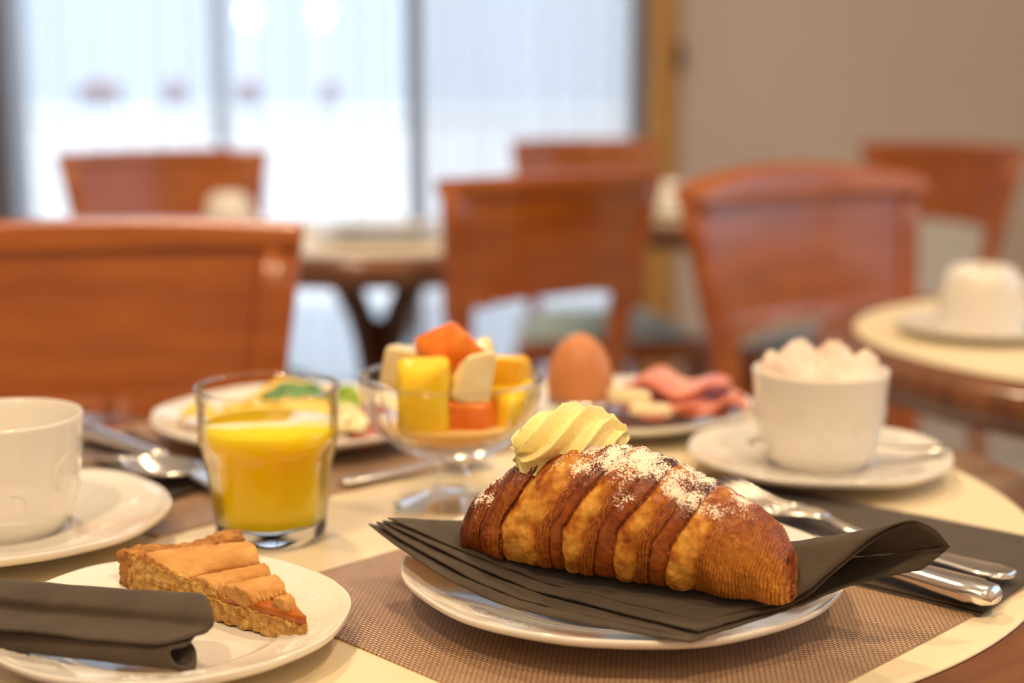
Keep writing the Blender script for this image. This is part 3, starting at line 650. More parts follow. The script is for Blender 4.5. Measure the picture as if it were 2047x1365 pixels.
# ------------------------------------------------------------------ croissant
CL = Vector((-0.0180, 0.568, 0)); CR = Vector((0.1045, 0.502, 0))
CZ = 0.0274
def croissant():
    t = thing('croissant', 'golden brown croissant dusted with sugar on dark napkin', 'croissant', ((CL.x + CR.x) / 2, (CL.y + CR.y) / 2, T + CZ))
    d = (CR - CL); L = d.length; d.normalize(); side = Vector((d.y, -d.x, 0))      # side points to the viewer
    org = Vector((t.location.x, t.location.y, T + CZ))
    # bands along the roll: (start, end, kind) kind 0 golden crackled, 1 laminated edge lines, 2 dark glossy
    bands = [(0.0, 0.055, 2), (0.055, 0.10, 1), (0.10, 0.135, 2), (0.135, 0.185, 1), (0.185, 0.315, 0), (0.315, 0.350, 1), (0.350, 0.385, 2), (0.385, 0.455, 0), (0.455, 0.490, 1), (0.490, 0.545, 2), (0.545, 0.610, 0),
             (0.610, 0.645, 1), (0.645, 0.690, 2), (0.690, 0.770, 0), (0.770, 1.02, 1), (1.02, 1.3, 2)]
    Rs = [(0.0, 0.0035), (0.012, 0.0080), (0.045, 0.0120), (0.10, 0.0165), (0.20, 0.0218), (0.35, 0.0258), (0.50, 0.0266), (0.62, 0.0250), (0.75, 0.0216), (0.86, 0.0184), (0.94, 0.0150), (0.985, 0.0105), (1.0, 0.0040)]
    def prof(s):
        for (a, ra), (b, rb) in zip(Rs[:-1], Rs[1:]):
            if a <= s <= b:
                u = (s - a) / (b - a); u = u * u * (3 - 2 * u) * 0.4 + u * 0.6; return ra + (rb - ra) * u
        return Rs[-1][1]
    ns, nv = 460, 220; V, F, BK, SG = [], [], [], []
    for i in range(ns):
        s = i / (ns - 1)
        for j in range(nv):
            v = 2 * math.pi * j / nv                          # 0 = towards viewer, pi/2 = up
            up = math.sin(v); fr = math.cos(v)
            tilt = 0.125 * (up if up > 0 else up * 0.30) * math.sin(math.pi * min(1, max(0, s)) ** 0.9) - 0.02 * (1 - fr) * 0.5
            ph = s - tilt + 0.010 * nz((s * 7, up, fr), 1.5, 3) + 0.003 * nz((s * 30, up * 3, fr * 3), 1.5, 5)
            kind, u, bi = 0, 0.5, 0
            for q, (a, b, k) in enumerate(bands):
                if a <= ph < b or (q == 0 and ph < a): kind, u, bi = k, min(1, max(0, (ph - a) / (b - a))), q; break
            r = prof(s); wid = bands[bi][1] - bands[bi][0]
            p0 = Vector((s * L, fr * r, up * r))
            add, bake = 0.0, 0.0
            if kind == 0:
                add = (0.0026 + 0.0008 * math.sin(bi * 2.3)) * math.sin(math.pi * u) ** 0.7 - 0.0014
                add += 0.0010 * nz(p0, 160, 1) + 0.00055 * abs(nz(p0, 420, 2)) - 0.0004 * max(0, nz(p0, 95, 7)) * 2
                bake = 0.16 + 0.42 * nz(p0, 130, 4) + 0.30 * nz(p0, 330, 6) + 0.22 * max(0, 1 - u / 0.22) + 0.12 * max(0, (u - 0.8) / 0.2)
            elif kind == 1:
                nl = max(3, round(wid / 0.0085)); w_ = (u * nl + 0.15 * nz(p0, 70, 2)) % 1.0
                add = 0.0011 * (1 - w_) - 0.0006 + 0.0005 * math.sin(math.pi * u) + 0.00022 * nz(p0, 260, 5)
                bake = 0.40 + 0.42 * (w_ > 0.74) + 0.14 * nz((s * L * 3, fr * r * .4, up * r * .4), 420, bi) + 0.05
            else:
                add = 0.0009 * (1 - (2 * u - 1) ** 2) + 0.00025 * nz(p0, 120, 3)
                bake = 0.62 + 0.16 * nz(p0, 90, 9)
            if u < 0.10 and kind != 1: add -= 0.0010 * (1 - u / 0.10)
            # well baked on the crown and at the left end, pale low on the sides
            bake += 0.36 * max(0, up) ** 1.7 - 0.06 * max(0, -up) + 0.30 * max(0, 1 - s / 0.17) - 0.20 * min(1, max(0, (s - 0.74) / 0.12))
            r2 = r + add
            y = fr * r2 * 0.98; z = up * r2
            z = z if z > -r * 0.80 else -r * 0.80 + (z + r * 0.80) * 0.12
            # belly lumps low on the front
            if up < -0.1 and fr > 0: y += 0.0026 * math.sin(s * 46 + 1.0) * fr * (-up)
            bow = 0.006 * (1 - (2 * s - 1) ** 2) - 0.002
            zc = 0.80 * r + 0.0012
            pos = org + d * ((s - 0.5) * L) + side * (y - bow) + Vector((0, 0, z + zc))
            V.append(pos); BK.append(min(1, max(0, bake)))
            topn = max(0, up)
            gs = lambda c_, w_: math.exp(-((s - c_) / w_) ** 2)
            SG.append(0.40 * min(1, max(0, (topn - 0.30) / 0.6)) ** 0.8 * min(1, gs(0.50, 0.10) + gs(0.70, 0.11) + 0.75 * gs(0.36, 0.07) + 0.55 * gs(0.86, 0.05)) + 0.34 * gs(0.09, 0.075) * min(1, max(0, up + 0.35)) + 0.08 * topn)
    for i in range(ns - 1):
        for j in range(nv):
            j2 = (j + 1) % nv; F.append((i * nv + j, i * nv + j2, (i + 1) * nv + j2, (i + 1) * nv + j))
    for i, sgn in ((0, -1), (ns - 1, 1)):
        ring = [i * nv + j for j in range(nv)]; cpt = sum((V[q] for q in ring), Vector()) / nv + d * sgn * 0.0015
        V.append(cpt); BK.append(0.55); SG.append(0); ci = len(V) - 1
        for j in range(nv):
            j2 = (j + 1) % nv; F.append((ring[j], ci, ring[j2]) if sgn > 0 else (ring[j2], ci, ring[j]))
    o = link('body', V, F, CRUST, t, recenter='parent')
    for nme, arr in (('bake', BK), ('sugar', SG)):
        at = o.data.attributes.new(nme, 'FLOAT', 'POINT'); at.data.foreach_set('value', arr)
    # piped cream: a ridged, twisted shell lying along the top
    P0 = W(1046, 906, 0.072); P1 = W(1244, 868, 0.077)
    ax = (P1 - P0); Lc = ax.length; ax.normalize(); sd = ax.cross(Vector((0, 0, 1))).normalized(); uu = sd.cross(ax).normalized()
    rc = [(0.0, 0.0068), (0.08, 0.0100), (0.25, 0.0140), (0.45, 0.0158), (0.62, 0.0155), (0.78, 0.0130), (0.92, 0.0090), (1.0, 0.0045)]
    def rr(s):
        for (a, ra), (b, rb) in zip(rc[:-1], rc[1:]):
            if a <= s <= b: return ra + (rb - ra) * (s - a) / (b - a)
        return rc[-1][1]
    def fn(a, b):
        th = b * 2 * math.pi; s = a
        lob = 1 - abs(math.sin(4 * (th - s * 2.3 + 0.2))) ** 0.85
        rough = 0.0 if s < 0.68 else (s - 0.68) / 0.32
        r = rr(s) * (0.70 + 0.42 * lob * (1 - 0.45 * rough))
        p = P0 + ax * ((s - 0.16 * (lob - 0.4) * (1 - s) ** 2 + 0.08 * (lob - 0.5) * s) * Lc) + sd * (math.cos(th) * r) + uu * (math.sin(th) * r * 0.98)
        p += (sd * math.cos(th) + uu * math.sin(th)) * (0.0004 * nz(p, 500, 2) + rough * 0.0022 * nz(p, 240, 4))
        return p
    v, f = grid(80, 200, fn, cv=True); n0 = len(v)
    v.append(P0 - ax * 0.003); v.append(P1 + ax * 0.003)
    for j in range(200):
        j2 = (j + 1) % 200; f.append((n0, j, j2)); f.append((n0 + 1, 79 * 200 + j2, 79 * 200 + j))
    c1 = link('cream_rosette', v, f, CREAM, t, recenter='parent'); c1['label'] = 'ridged pale yellow piped cream'
    return t
croissant()

# ------------------------------------------------------------------ jam tart
def tart():
    zb = MATZ + 0.0004 + 0.0050
    A0 = W(256, 1192, zb); Tp = W(618, 1296, zb); C0 = W(486, 1150, zb)
    t = thing('tart_slice', 'slice of lattice jam tart with crumbly crust', 'tart', ((A0.x + Tp.x + C0.x) / 3, (A0.y + Tp.y + C0.y) / 3, T + zb))
    def uv(u, w, z):                                  # u: crust 0 -> tip 1, w: front cut 0 -> rear cut 1
        e = A0 * (1 - w) + C0 * w; wid = (1 - u)
        p = Vector(A0) * (1 - u) * (1 - w) + Vector(C0) * (1 - u) * w + Vector(Tp) * u
        return Vector((p.x, p.y, T + zb + z))
    def rough(p, k, a=0.0009): return p + Vector((nz(p, 330, k), nz(p, 330, k + 7), nz(p, 330, k + 3))) * a + Vector((nz(p, 800, k), nz(p, 800, k + 2), nz(p, 800, k + 5))) * a * 0.7
    def base(a, b, c):
        u = 0.0 + 0.985 * a
        return rough(uv(u, b, c * (0.0085 + 0.0015 * (1 - a)) + (0.0004 if c == 0 else 0)), 1)
    link('base', *block(90, 30, 10, base), CRUMB, t, recenter='parent')
    def rim(a, b, c):                                 # thick outer crust wall
        u = -0.05 + 0.115 * a + 0.012 * math.sin(b * 5); h = 0.0195 - 0.003 * abs(a - 0.45) + 0.0012 * math.sin(b * 9)
        return rough(uv(u, b, c * h), 3, 0.0011)
    link('rim', *block(16, 50, 16, rim), TARTB, t, recenter='parent')
    def jam(a, b, c):
        u = 0.05 + 0.925 * a
        return uv(u, 0.012 + 0.976 * b, 0.0085 + c * 0.0034 + 0.0005 * nz((a, b, 0), 9, 2))
    link('jam_filling', *block(60, 24, 3, jam), JAM, t, recenter='parent')
    def slab(u0, u1, z0, z1, h, k, serr=0.0, skew=0.0, w0=0.0, w1=1.0, wave=0.0):
        def fn(a, b, c):
            w = w0 + (w1 - w0) * b; u = u0 + (u1 - u0) * a + skew * w
            if a == 1 and serr: u += serr * (abs(math.sin(w * 24)) - 0.5)
            if a > 0.8 and serr: u += serr * 0.4 * (abs(math.sin(w * 24)) - 0.5)
            zz = (z0 + (z1 - z0) * a)
            th = h * (1 - 0.55 * abs(2 * a - 1) ** 4)
            z = zz + c * th + wave * math.sin(a * 5.5 + w * 3.5) * c
            p = uv(min(u, 0.98), w, z); return rough(p, k, 0.00035 if b > 0.02 else 0.0009)
        return fn
    link('lattice_strip', *block(40, 40, 8, slab(0.03, 0.30, 0.0115, 0.0100, 0.0080, 11, 0.0, 0.0, wave=0.0012)), TART, t, recenter='parent')
    link('lattice_strip', *block(26, 60, 8, slab(0.37, 0.50, 0.0108, 0.0100, 0.0058, 13, 0.012, -0.02)), TART, t, recenter='parent')
    link('lattice_strip', *block(30, 60, 8, slab(0.53, 0.72, 0.0105, 0.0098, 0.0062, 17, 0.016, -0.02)), TART, t, recenter='parent')
    link('lattice_strip', *block(18, 26, 8, slab(0.80, 0.89, 0.0100, 0.0096, 0.0066, 19, 0.0, -0.01, 0.1, 0.8)), TART, t, recenter='parent')
    link('front_crumb', *block(60, 4, 12, lambda a, b, c: rough(uv(0.02 + 0.50 * a, -0.015 + 0.07 * b, 0.0085 + c * (0.0095 - 0.005 * a)), 23, 0.0012)), CRUMB, t, recenter='parent')
    return t
tart()

# ------------------------------------------------------------------ orange juice
GL = Vector((-0.1165, 0.664)); gz = T + PADZ
t = thing('juice_glass', 'clear faceted tumbler of orange juice beside the tart plate', 'glass', (GL.x, GL.y, gz))
def gmod(a, r, z):
    if 0.004 < z < 0.046: 
        k = 9; f = abs(math.sin(a * k / 2)); top = 0.040 + 0.006 * f
        if z < top: r = r * (1 - 0.028 * (1 - abs(math.cos(a * k / 2)) ** 1.5 * 0.6))
    return r, z
GO = [(0.0266, 0.004), (0.0273, 0.010), (0.0283, 0.018), (0.0293, 0.026), (0.0303, 0.034), (0.0309, 0.0385), (0.0313, 0.041), (0.0318, 0.0435), (0.0323, 0.0460), (0.0330, 0.0475), (0.0334, 0.050), (0.0336, 0.0552)]
GU = [(0.0340, 0.066), (0.0343, 0.0735), (0.0341, 0.0744), (0.0336, 0.0744), (0.0332, 0.0738), (0.0329, 0.066), (0.0325, 0.0562)]
GI = [(r - 0.0006, z) for r, z in reversed(GO) if z > 0.009]
link('wall', *revolve(GO + GU + GI, 180, gmod), GLASS, t)
def ring(R0, z, r): return revolve([(R0 + r * math.cos(k * math.pi / 6), z + r * math.sin(k * math.pi / 6)) for k in range(13)], 120)
link('rim', *ring(0.0340, 0.0742, 0.0010), GLASS_F, t)
link('glass_base', *revolve([(0, 0.0015), (0.017, 0.0013), (0.021, 0.0), (0.0245, 0.0), (0.0262, 0.0015), (0.0264, 0.004), (0.0258, 0.0085), (0.0240, 0.0098), (0.015, 0.0094), (0, 0.0092)], 90), GLASS_S, t)
jp = [(0, 0.0100), (0.015, 0.0100), (0.0235, 0.0102)] + [(r - 0.0009, z) for r, z in GO if z > 0.009] + [(0.0322, 0.0556), (0, 0.0556)]
tag(link('orange_juice', *revolve(jp, 180, gmod), JUICE, loc=(GL.x, GL.y, gz)), 'bright orange juice filling the clear tumbler', 'juice')

# ------------------------------------------------------------------ fruit bowl
BC = Vector((-0.031, 0.712)); bz = T + PADZ
t = thing('fruit_bowl', 'footed clear glass bowl filled with cut fruit', 'bowl', (BC.x, BC.y, bz))
def bmod(a, r, z):
    if 0.042 < z < 0.064:
        w = min(1, (z - 0.042) / 0.006, (0.064 - z) / 0.004); r -= 0.0011 * w * (0.5 + 0.5 * math.cos(a * 26)) ** 2
    return r, z
BO = [(0.012, 0.0285), (0.020, 0.0300), (0.029, 0.0345), (0.036, 0.0405), (0.0405, 0.0460), (0.0435, 0.0520), (0.0452, 0.0570), (0.0463, 0.0620), (0.0470, 0.0660), (0.0474, 0.0690), (0.0468, 0.0702), (0.0460, 0.0690)]
BI = [(0.0450, 0.0630), (0.0436, 0.0570), (0.0405, 0.0490), (0.0355, 0.0425), (0.0285, 0.0370), (0.0195, 0.0330), (0.010, 0.0318), (0, 0.0315)]
fineb = []
for a_, b_ in zip(BO[:-1], BO[1:]): fineb += [a_, ((a_[0] * 2 + b_[0]) / 3, (a_[1] * 2 + b_[1]) / 3), ((a_[0] + 2 * b_[0]) / 3, (a_[1] + 2 * b_[1]) / 3)]
link('rim', *ring(0.0468, 0.0696, 0.0012), GLASS_F, t)
link('bowl_wall', *revolve(fineb + [BO[-1]] + BI, 208, bmod), GLASS, t)
link('stem', *revolve([(0, 0.0300), (0.0125, 0.0283), (0.0085, 0.0250), (0.0072, 0.0215), (0.0098, 0.0195), (0.0102, 0.0180), (0.0080, 0.0160), (0.0085, 0.0130), (0.012, 0.0100), (0, 0.0095)], 64), GLASS_F, t)
link('foot', *revolve([(0, 0.0098), (0.011, 0.0095), (0.0175, 0.0070), (0.0250, 0.0045), (0.0300, 0.0032), (0.0310, 0.0018), (0.0303, 0.0), (0.027, 0.0), (0.020, 0.0022), (0.010, 0.0040), (0, 0.0044)], 90, lambda a, r, z: (r * (1 + (0.012 * math.cos(12 * a) if r > 0.024 else 0)), z)), GLASS_F, t)
sy = [(0, 0.0317), (0.0195, 0.0333), (0.0285, 0.0374), (0.0350, 0.0428), (0.0385, 0.0470), (0.0380, 0.0474), (0, 0.0474)]
tag(link('fruit_syrup', *revolve(sy, 96), SYRUP, loc=(BC.x, BC.y, bz)), 'amber fruit syrup pooled in the footed glass bowl', 'syrup')
BW = sorted([(z, r) for r, z in BI + [(0.0460, 0.0690)]])
def seat_in_bowl(q):
    """keep a fruit vertex inside the glass: it rests against the inner wall"""
    z = q.z - bz; d = Vector((q.x - BC.x, q.y - BC.y)); zz = max(z, 0.0335)
    if z > 0.0695: return q
    lim = BW[-1][1]
    for (za, ra), (zb_, rb) in zip(BW[:-1], BW[1:]):
        if za <= zz <= zb_: lim = ra + (rb - ra) * (zz - za) / max(1e-6, zb_ - za); break
    lim -= 0.0010
    if d.length > lim: d = d * (lim / d.length)
    return Vector((BC.x + d.x, BC.y + d.y, bz + zz))
def fruit_piece(name, mat, x, y, Y, size, rt, seed, label, cat='fruit', jit=0.50, bev=0.24):
    u = (x - 1023.5) / F_PX; v = -(y - 682.5) / F_PX
    dy = math.cos(PITCH) + v * math.sin(PITCH); dz = -math.sin(PITCH) + v * math.cos(PITCH); k = Y / dy
    p = Vector((u * k, Y, T + CAM_H + dz * k))
    v_, f_ = xf(chunk(size, seed, jit, bev), rot(*rt)); v_ = [seat_in_bowl(q + p) - p for q in v_]
    o = link(name, v_, f_, mat, loc=p); return tag(o, label, cat, 'cut fruit in the glass bowl')
fruit_piece('papaya_piece', PAPAYA, 906, 702, 0.712, (0.026, 0.020, 0.019), (20, -22, 15), 3, 'orange papaya piece crowning the fruit in the glass bowl')
fruit_piece('mango_piece', MANGO, 1012, 750, 0.716, (0.027, 0.020, 0.022), (10, 12, -20), 7, 'orange-yellow mango piece leaning on the bowl edge beside egg')
fruit_piece('pear_piece', PEAR, 952, 768, 0.692, (0.023, 0.017, 0.029), (6, 14, 20), 11, 'pale pear piece under the orange papaya at the bowl front')
fruit_piece('pineapple_piece', PINE, 846, 812, 0.690, (0.029, 0.020, 0.040), (8, -6, 10), 14, 'large bright yellow pineapple piece against the bowl front')
fruit_piece('melon_piece', PEAR, 818, 735, 0.728, (0.022, 0.022, 0.022), (15, 10, 30), 19, 'pale melon piece at the bowl edge beside juice glass')
fruit_piece('melon_piece', PEAR, 866, 752, 0.716, (0.020, 0.020, 0.020), (25, 20, 50), 23, 'pale melon piece tucked behind the large yellow pineapple piece')
fruit_piece('papaya_piece', PAPAYA, 940, 848, 0.693, (0.030, 0.018, 0.022), (10, 8, -10), 27, 'red-orange papaya piece below the pale pear piece')
fruit_piece('pineapple_piece', PINE, 1018, 800, 0.708, (0.022, 0.020, 0.020), (0, -12, 40), 31, 'yellow pineapple piece beneath the orange-yellow mango piece')
fruit_piece('mango_piece', MANGO, 880, 872, 0.708, (0.026, 0.022, 0.015), (0, 5, 20), 37, 'mango piece lying in the syrup at the bowl bottom')
fruit_piece('pear_piece', PEAR, 950, 740, 0.734, (0.024, 0.020, 0.022), (10, -20, 10), 41, 'pale pear piece behind the orange papaya')

# ------------------------------------------------------------------ egg and ham plate
EGX, EGY = 0.0425, 0.876; ez = T + PADZ + 0.0052
t = thing('egg_cup', 'small grey egg cup under the brown boiled egg', 'egg cup', (EGX, EGY, ez))
link('bowl', *revolve([(0, 0.0050), (0.008, 0.0055), (0.014, 0.0085), (0.0185, 0.0140), (0.0200, 0.0190), (0.0207, 0.0190), (0.0206, 0.0150), (0.0172, 0.0070), (0.0120, 0.0030), (0, 0.0025)], 64), STEEL, t)
link('foot', *revolve([(0, 0.0030), (0.010, 0.0030), (0.0125, 0.0015), (0.0160, 0.0006), (0.0160, 0.0), (0, 0.0)], 48), STEEL, t)
ep = [(0, 0.0)]
for k in range(1, 24):
    a = math.pi * k / 24; zz = 0.5 - 0.5 * math.cos(a); r = 0.0208 * math.sin(a) * (1 + 0.13 * math.cos(a))
    ep.append((r, 0.0540 * zz))
ep.append((0, 0.0540))
tag(link('boiled_egg', *revolve(ep, 64), EGGM, loc=(EGX, EGY, ez + 0.0056)), 'brown boiled egg standing upright in the egg cup', 'egg')
def ham(cx, cy, rx, ry, rz, z, seed, label, curl=0.012):
    t = thing('ham_slice', label, 'ham', (cx, cy, T + PADZ + z), rz, 'folded ham slices on the plate')
    def surf(a, b):
        th = b * 2 * math.pi; r = a * (1 + 0.10 * nz((math.cos(th), math.sin(th), 0), 1.6, seed))
        x, y = rx * r * math.cos(th), ry * r * math.sin(th)
        z = curl * (0.35 * a * a) + 0.0045 * a * math.sin(x * 150 + seed) + 0.003 * a * nz((x, y, 0), 60, seed) + 0.005
        return Vector((x, y, z))
    solid(link('meat', *grid(22, 72, surf, cv=True), HAM, t), 0.0016, 1)
    pts = [surf(1.0, k / 72) for k in range(73)]
    link('rind', *loft(pts, [(0.0014, 0.0013)] * 73, 8), HAMR, t); return t
ham(0.098, 0.906, 0.050, 0.042, 0.2, 0.0068, 1, 'broad pink ham slice lying under the other ham slices')
ham(0.108, 0.918, 0.034, 0.026, -0.3, 0.0125, 4, 'folded pink ham slice raised in the middle of the plate', 0.02)
ham(0.124, 0.890, 0.028, 0.022, 0.6, 0.0100, 8, 'small pink ham slice hanging to the plate edge beside whipped cream cup', 0.012)
for k, (x, y, Y, sz, lab) in enumerate([(1252, 792, 0.868, (0.022, 0.010, 0.007), 'pale yellow cheese piece on ham beside the egg cup'), (1296, 816, 0.852, (0.026, 0.012, 0.005), 'flat pale cheese piece at the front edge of the ham')]):
    u = (x - 1023.5) / F_PX; v = -(y - 682.5) / F_PX; dy = math.cos(PITCH) + v * math.sin(PITCH); dz = -math.sin(PITCH) + v * math.cos(PITCH); q = Y / dy
    tag(link('cheese_piece', *xf(chunk(sz, 50 + k, 0.35, 0.2), rot(5, 8, 20 * k)), CHEESE, loc=(u * q, Y, T + CAM_H + dz * q)), lab, 'cheese', 'cheese on the ham plate')

# ------------------------------------------------------------------ far plate: scrambled egg, greens, cured meat
def heap(cx, cy, rx, ry, h, z, seed, mat, name, label, cat, rz=0.0):
    def fn(a, b):
        th = b * 2 * math.pi; r = a * (1 + 0.18 * nz((math.cos(th), math.sin(th), seed), 1.8, seed)); x, y = rx * r * math.cos(th), ry * r * math.sin(th)
        zz = h * (1 - a ** 2.2) * (0.75 + 0.5 * nz((x, y, 0), 55, seed)) + 0.0045 * abs(nz((x, y, 0), 130, seed)) * (1 - a ** 6)
        return (x, y, max(0.0, zz))
    o = link(name, *grid(34, 80, fn, cv=True), mat, loc=(cx, cy, T + MATZ + z)); o.rotation_euler = (0, 0, rz); return tag(o, label, cat)
heap(EP.x - 0.005, EP.y + 0.012, 0.056, 0.036, 0.029, 0.0056, 3, EGGY, 'scrambled_egg', 'yellow scrambled egg heaped on the far plate', 'egg')
heap(EP.x + 0.042, EP.y + 0.020, 0.026, 0.030, 0.026, 0.0056, 6, CHEESE, 'potato_salad', 'pale yellow salad mound next to the scrambled egg', 'salad')
def leaf(x, y, Y, ln, wd, rt, mat, label, seed, cat='leaf'):
    u = (x - 1023.5) / F_PX; v = -(y - 682.5) / F_PX; dy = math.cos(PITCH) + v * math.sin(PITCH); dz = -math.sin(PITCH) + v * math.cos(PITCH); q = Y / dy
    def fn(a, b):
        w = wd * math.sin(math.pi * min(0.98, max(0.02, a))) ** 0.7 * (1 + 0.15 * nz((a * 9, b, 0), 1, seed))
        return (ln * (a - 0.5), w * (b - 0.5), 0.10 * ln * math.sin(a * 3) + 0.004 * nz((a * 4, b * 3, 0), 1.5, seed) + 0.06 * ln * abs(2 * b - 1))
    o = solid(link('salad_leaf', *xf(grid(20, 10, fn), rot(*rt)), mat, loc=(u * q, Y, T + CAM_H + dz * q)), 0.0007, 1); return tag(o, label, cat, 'salad leaves on the far plate')
leaf(590, 798, 0.832, 0.040, 0.016, (25, 0, 5), GREEN, 'dark green leaf across the front of the scrambled egg', 3)
leaf(692, 800, 0.838, 0.020, 0.018, (50, 15, -20), LETT, 'small bright green lettuce leaf near the fruit bowl', 5)
def slice_(x, y, Y, r, rt, mat, label, seed, name='salami_slice', cat='cured meat'):
    u = (x - 1023.5) / F_PX; v = -(y - 682.5) / F_PX; dy = math.cos(PITCH) + v * math.sin(PITCH); dz = -math.sin(PITCH) + v * math.cos(PITCH); q = Y / dy
    def fn(a, b):
        th = b * 2 * math.pi; return (r * a * math.cos(th), r * a * math.sin(th), 0.004 * a * a * math.sin(2 * th + seed))
    o = solid(link(name, *xf(grid(12, 40, fn, cv=True), rot(*rt)), mat, loc=(u * q, Y, T + CAM_H + dz * q)), 0.0016, 1); return tag(o, label, cat, 'cured meat on the far plate')
slice_(728, 838, 0.826, 0.017, (25, 10, 0), SALAMI, 'dark red slice of cured meat close to the fruit bowl', 1)
slice_(735, 862, 0.812, 0.014, (15, -8, 40), SALAMI, 'dark red slice of cured meat at the very plate edge', 3)
slice_(690, 845, 0.815, 0.014, (20, 0, 10), PEAR, 'pale mozzarella slice beside the dark red cured meat', 5, 'mozzarella_slice', 'cheese')
slice_(395, 830, 0.850, 0.012, (5, 0, 10), EGGY, 'small yellow scrap on the bare side of the plate', 5, 'egg_scrap', 'egg')

# ------------------------------------------------------------------ crockery on the other tables
def upturned(cx, cy, label, slabel, rz, relief=False):
    plate('saucer', cx, cy, 0.074, 0.012, 0.034, slabel, 'saucer', PADZ, relief=False, n=96)
    cup((cx, cy, T + PADZ + 0.0062), label, rz, inv=True, relief=relief)
upturned(0.420, 1.262, 'white cup upturned on the saucer of the well lit table', 'white saucer under the upturned cup on the well lit table', R(185), True)
upturned(-0.452, 2.27, 'white upturned cup in front of the chair by the grey drape', 'white saucer under the upturned cup near the grey drape chair', R(140))
upturned(0.283, 2.60, 'white upturned cup between two chair backs beside the oak frame', 'white saucer under the upturned cup beside the oak frame', R(60))
plate('plate', -0.20, 2.16, 0.10, 0.014, 0.062, 'white plate on the table with forked legs', 'plate', PADZ, relief=False, n=128)
flat_napkin([(-0.265, 2.11), (-0.125, 2.10), (-0.12, 2.20), (-0.26, 2.215)], PADZ + 0.0155, 'pale grey napkin folded on the plate of the forked leg table', 4, 21, 0.0022, NAPW)

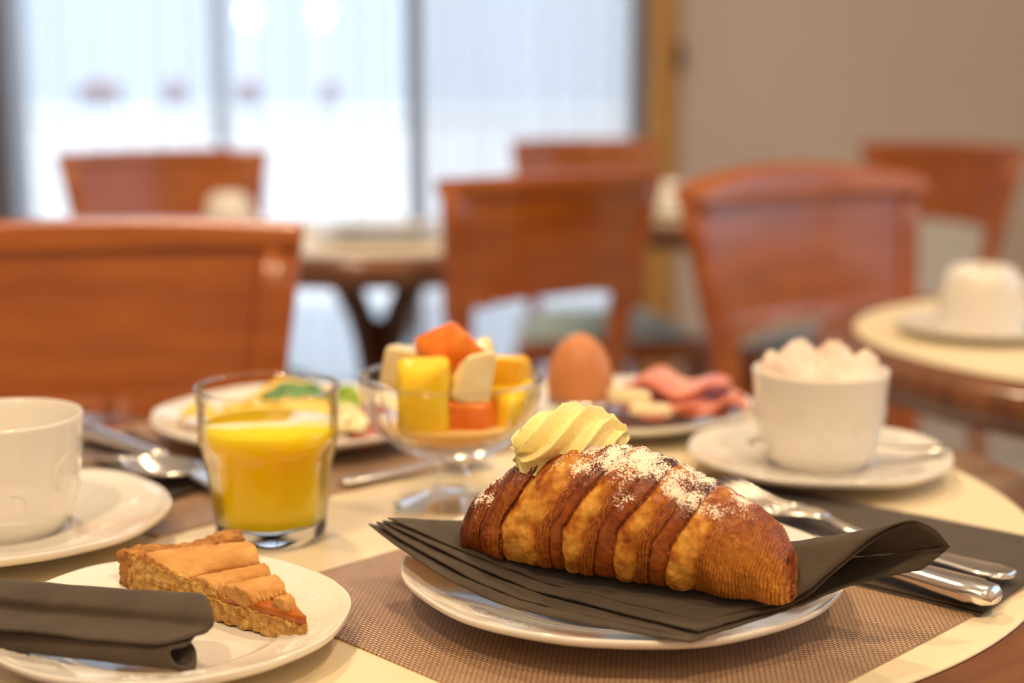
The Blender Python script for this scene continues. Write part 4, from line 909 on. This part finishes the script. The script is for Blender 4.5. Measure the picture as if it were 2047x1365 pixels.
# ------------------------------------------------------------------ chairs
def chair(back, f, label, width=0.40, top=0.86, ph=0.168, crest=0.004):
    """back: world xy of the back rest's middle; f: facing direction"""
    f = Vector((f[0], f[1])).normalized(); by = -0.205
    rz = math.atan2(f.y, f.x) - math.pi / 2
    t = thing('dining_chair', label, 'chair', (back[0] - f.x * by, back[1] - f.y * by, 0), rz, 'cherry wood dining chairs')
    zb = top - ph; w1, w0 = width / 2, width / 2 * 0.86
    lean = lambda z: -0.055 * max(0, (z - 0.46) / 0.42) ** 1.3
    arc = lambda q: -0.032 * (1 - q * q) + 0.016
    def hw(z): return w0 + (w1 - w0) * max(0, (z - zb) / ph)
    def bow(q, z): return (q * hw(z), by + 0.045 + lean(z) + arc(q), z)
    st = 0.036
    def panel(a, b, c):
        q = (2 * a - 1) * 0.86; z = zb + 0.016 + (ph - 0.036) * b; p = Vector(bow(q, z)); p.y += (c - 0.5) * 0.013; return p
    link('back_panel', *block(24, 6, 1, panel), WOOD_C, t, smooth=False)
    def rail(z0, z1, th, carve=False):
        def fn(a, b, c):
            q = 2 * a - 1; zl = z0 - (0.012 * (1 - q * q) if carve else 0) * 0
            z = z0 + (z1 - z0) * b
            if carve and b == 0: z += 0.022 * (1 - q * q) + 0.003 * math.sin(a * 75)
            p = Vector(bow(q, z)); p.y += (c - 0.5) * th
            if not carve and b == 1: p.z += crest * (1 - q * q) - (0.35 * crest if c == 1 else 0)
            return p
        return block(64, 2, 2, fn)
    bevel_obj(link('top_rail', *rail(top - 0.022, top, 0.030 + crest * 0.6), WOOD_C, t), 0.004, 3)
    bevel_obj(link('lower_rail', *rail(zb - 0.008, zb + 0.018 + 0.010, 0.020, True), WOOD_C, t), 0.002, 2)
    for s in (-1, 1):
        pts, sec = [], []
        for k in range(15):
            z = top - 0.006 - (top - 0.012) * k / 14
            if z >= zb: x = s * (hw(z) - st * 0.42); y = bow(0.9, z)[1]
            else:
                u = (zb - z) / zb; x = s * (w0 - st * 0.42 - 0.012 * math.sin(u * math.pi)); y = bow(0.9, z)[1] if z > 0.46 else by + 0.049 - 0.06 * ((0.46 - z) / 0.46) ** 1.5
            pts.append((x, y, z)); sec.append((st / 2, 0.0125) if z > zb else (st / 2 * (0.94 - 0.22 * min(1, (zb - z) * 3)), 0.0145))
        link('leg', *loft(pts, sec, 12, 4.0, up=Vector((0, 1, 0))), WOOD_C, t)
        link('leg', *loft([(s * 0.185, 0.165, 0.42), (s * 0.183, 0.172, 0.25), (s * 0.180, 0.182, 0.0)], [0.021, 0.018, 0.013], 12, 4.0, up=Vector((0, 1, 0))), WOOD_C, t)
        link('stretcher', *loft([(s * 0.155, by + 0.045, 0.20), (s * 0.178, 0.168, 0.20)], [(0.008, 0.012)] * 2, 10, 3), WOOD_C, t)
    def seat(a, b, c):
        w = 0.165 + 0.04 * b; return Vector(((2 * a - 1) * w, by + 0.045 + 0.355 * b, 0.405 + 0.05 * c))
    bevel_obj(link('seat_frame', *block(2, 2, 1, seat), WOOD_C, t, smooth=False), 0.006, 2)
    def cush(a, b):
        th = b * 2 * math.pi; cx_, sy_ = math.cos(th), math.sin(th)
        x = math.copysign(abs(cx_) ** 0.35, cx_) * a; y = math.copysign(abs(sy_) ** 0.35, sy_) * a
        w = 0.163 + 0.02 * (y + 1); return Vector((x * w * 0.97, by + 0.047 + 0.178 + y * 0.172, 0.455 + 0.032 * (1 - a ** 5)))
    link('seat_cushion', *grid(14, 64, cush, cv=True), FABRIC, t)
    return t
chair((-0.374, 1.170), (0.276, -0.961), 'cherry wood chair pushed to the breakfast table behind the empty cup', 0.40, 0.858)
chair((0.062, 1.86), (-0.62, 0.785), 'cherry wood chair turned to face the forked leg table', 0.365, 0.865)
chair((0.368, 1.80), (0.60, -0.80), 'curved cherry wood chair facing the well lit table with upturned cup', 0.43, 0.860, 0.184, 0.022)
chair((0.905, 3.02), (-0.80, -0.60), 'cherry wood chair standing against the beige wall', 0.40, 0.868)
chair((0.170, 3.38), (0.10, -0.99), 'cherry wood chair standing nearest the dense white curtain', 0.35, 0.868)
chair((-0.655, 2.70), (0.50, -0.87), 'cherry wood chair by the sheer curtains and grey drape', 0.40, 0.866)
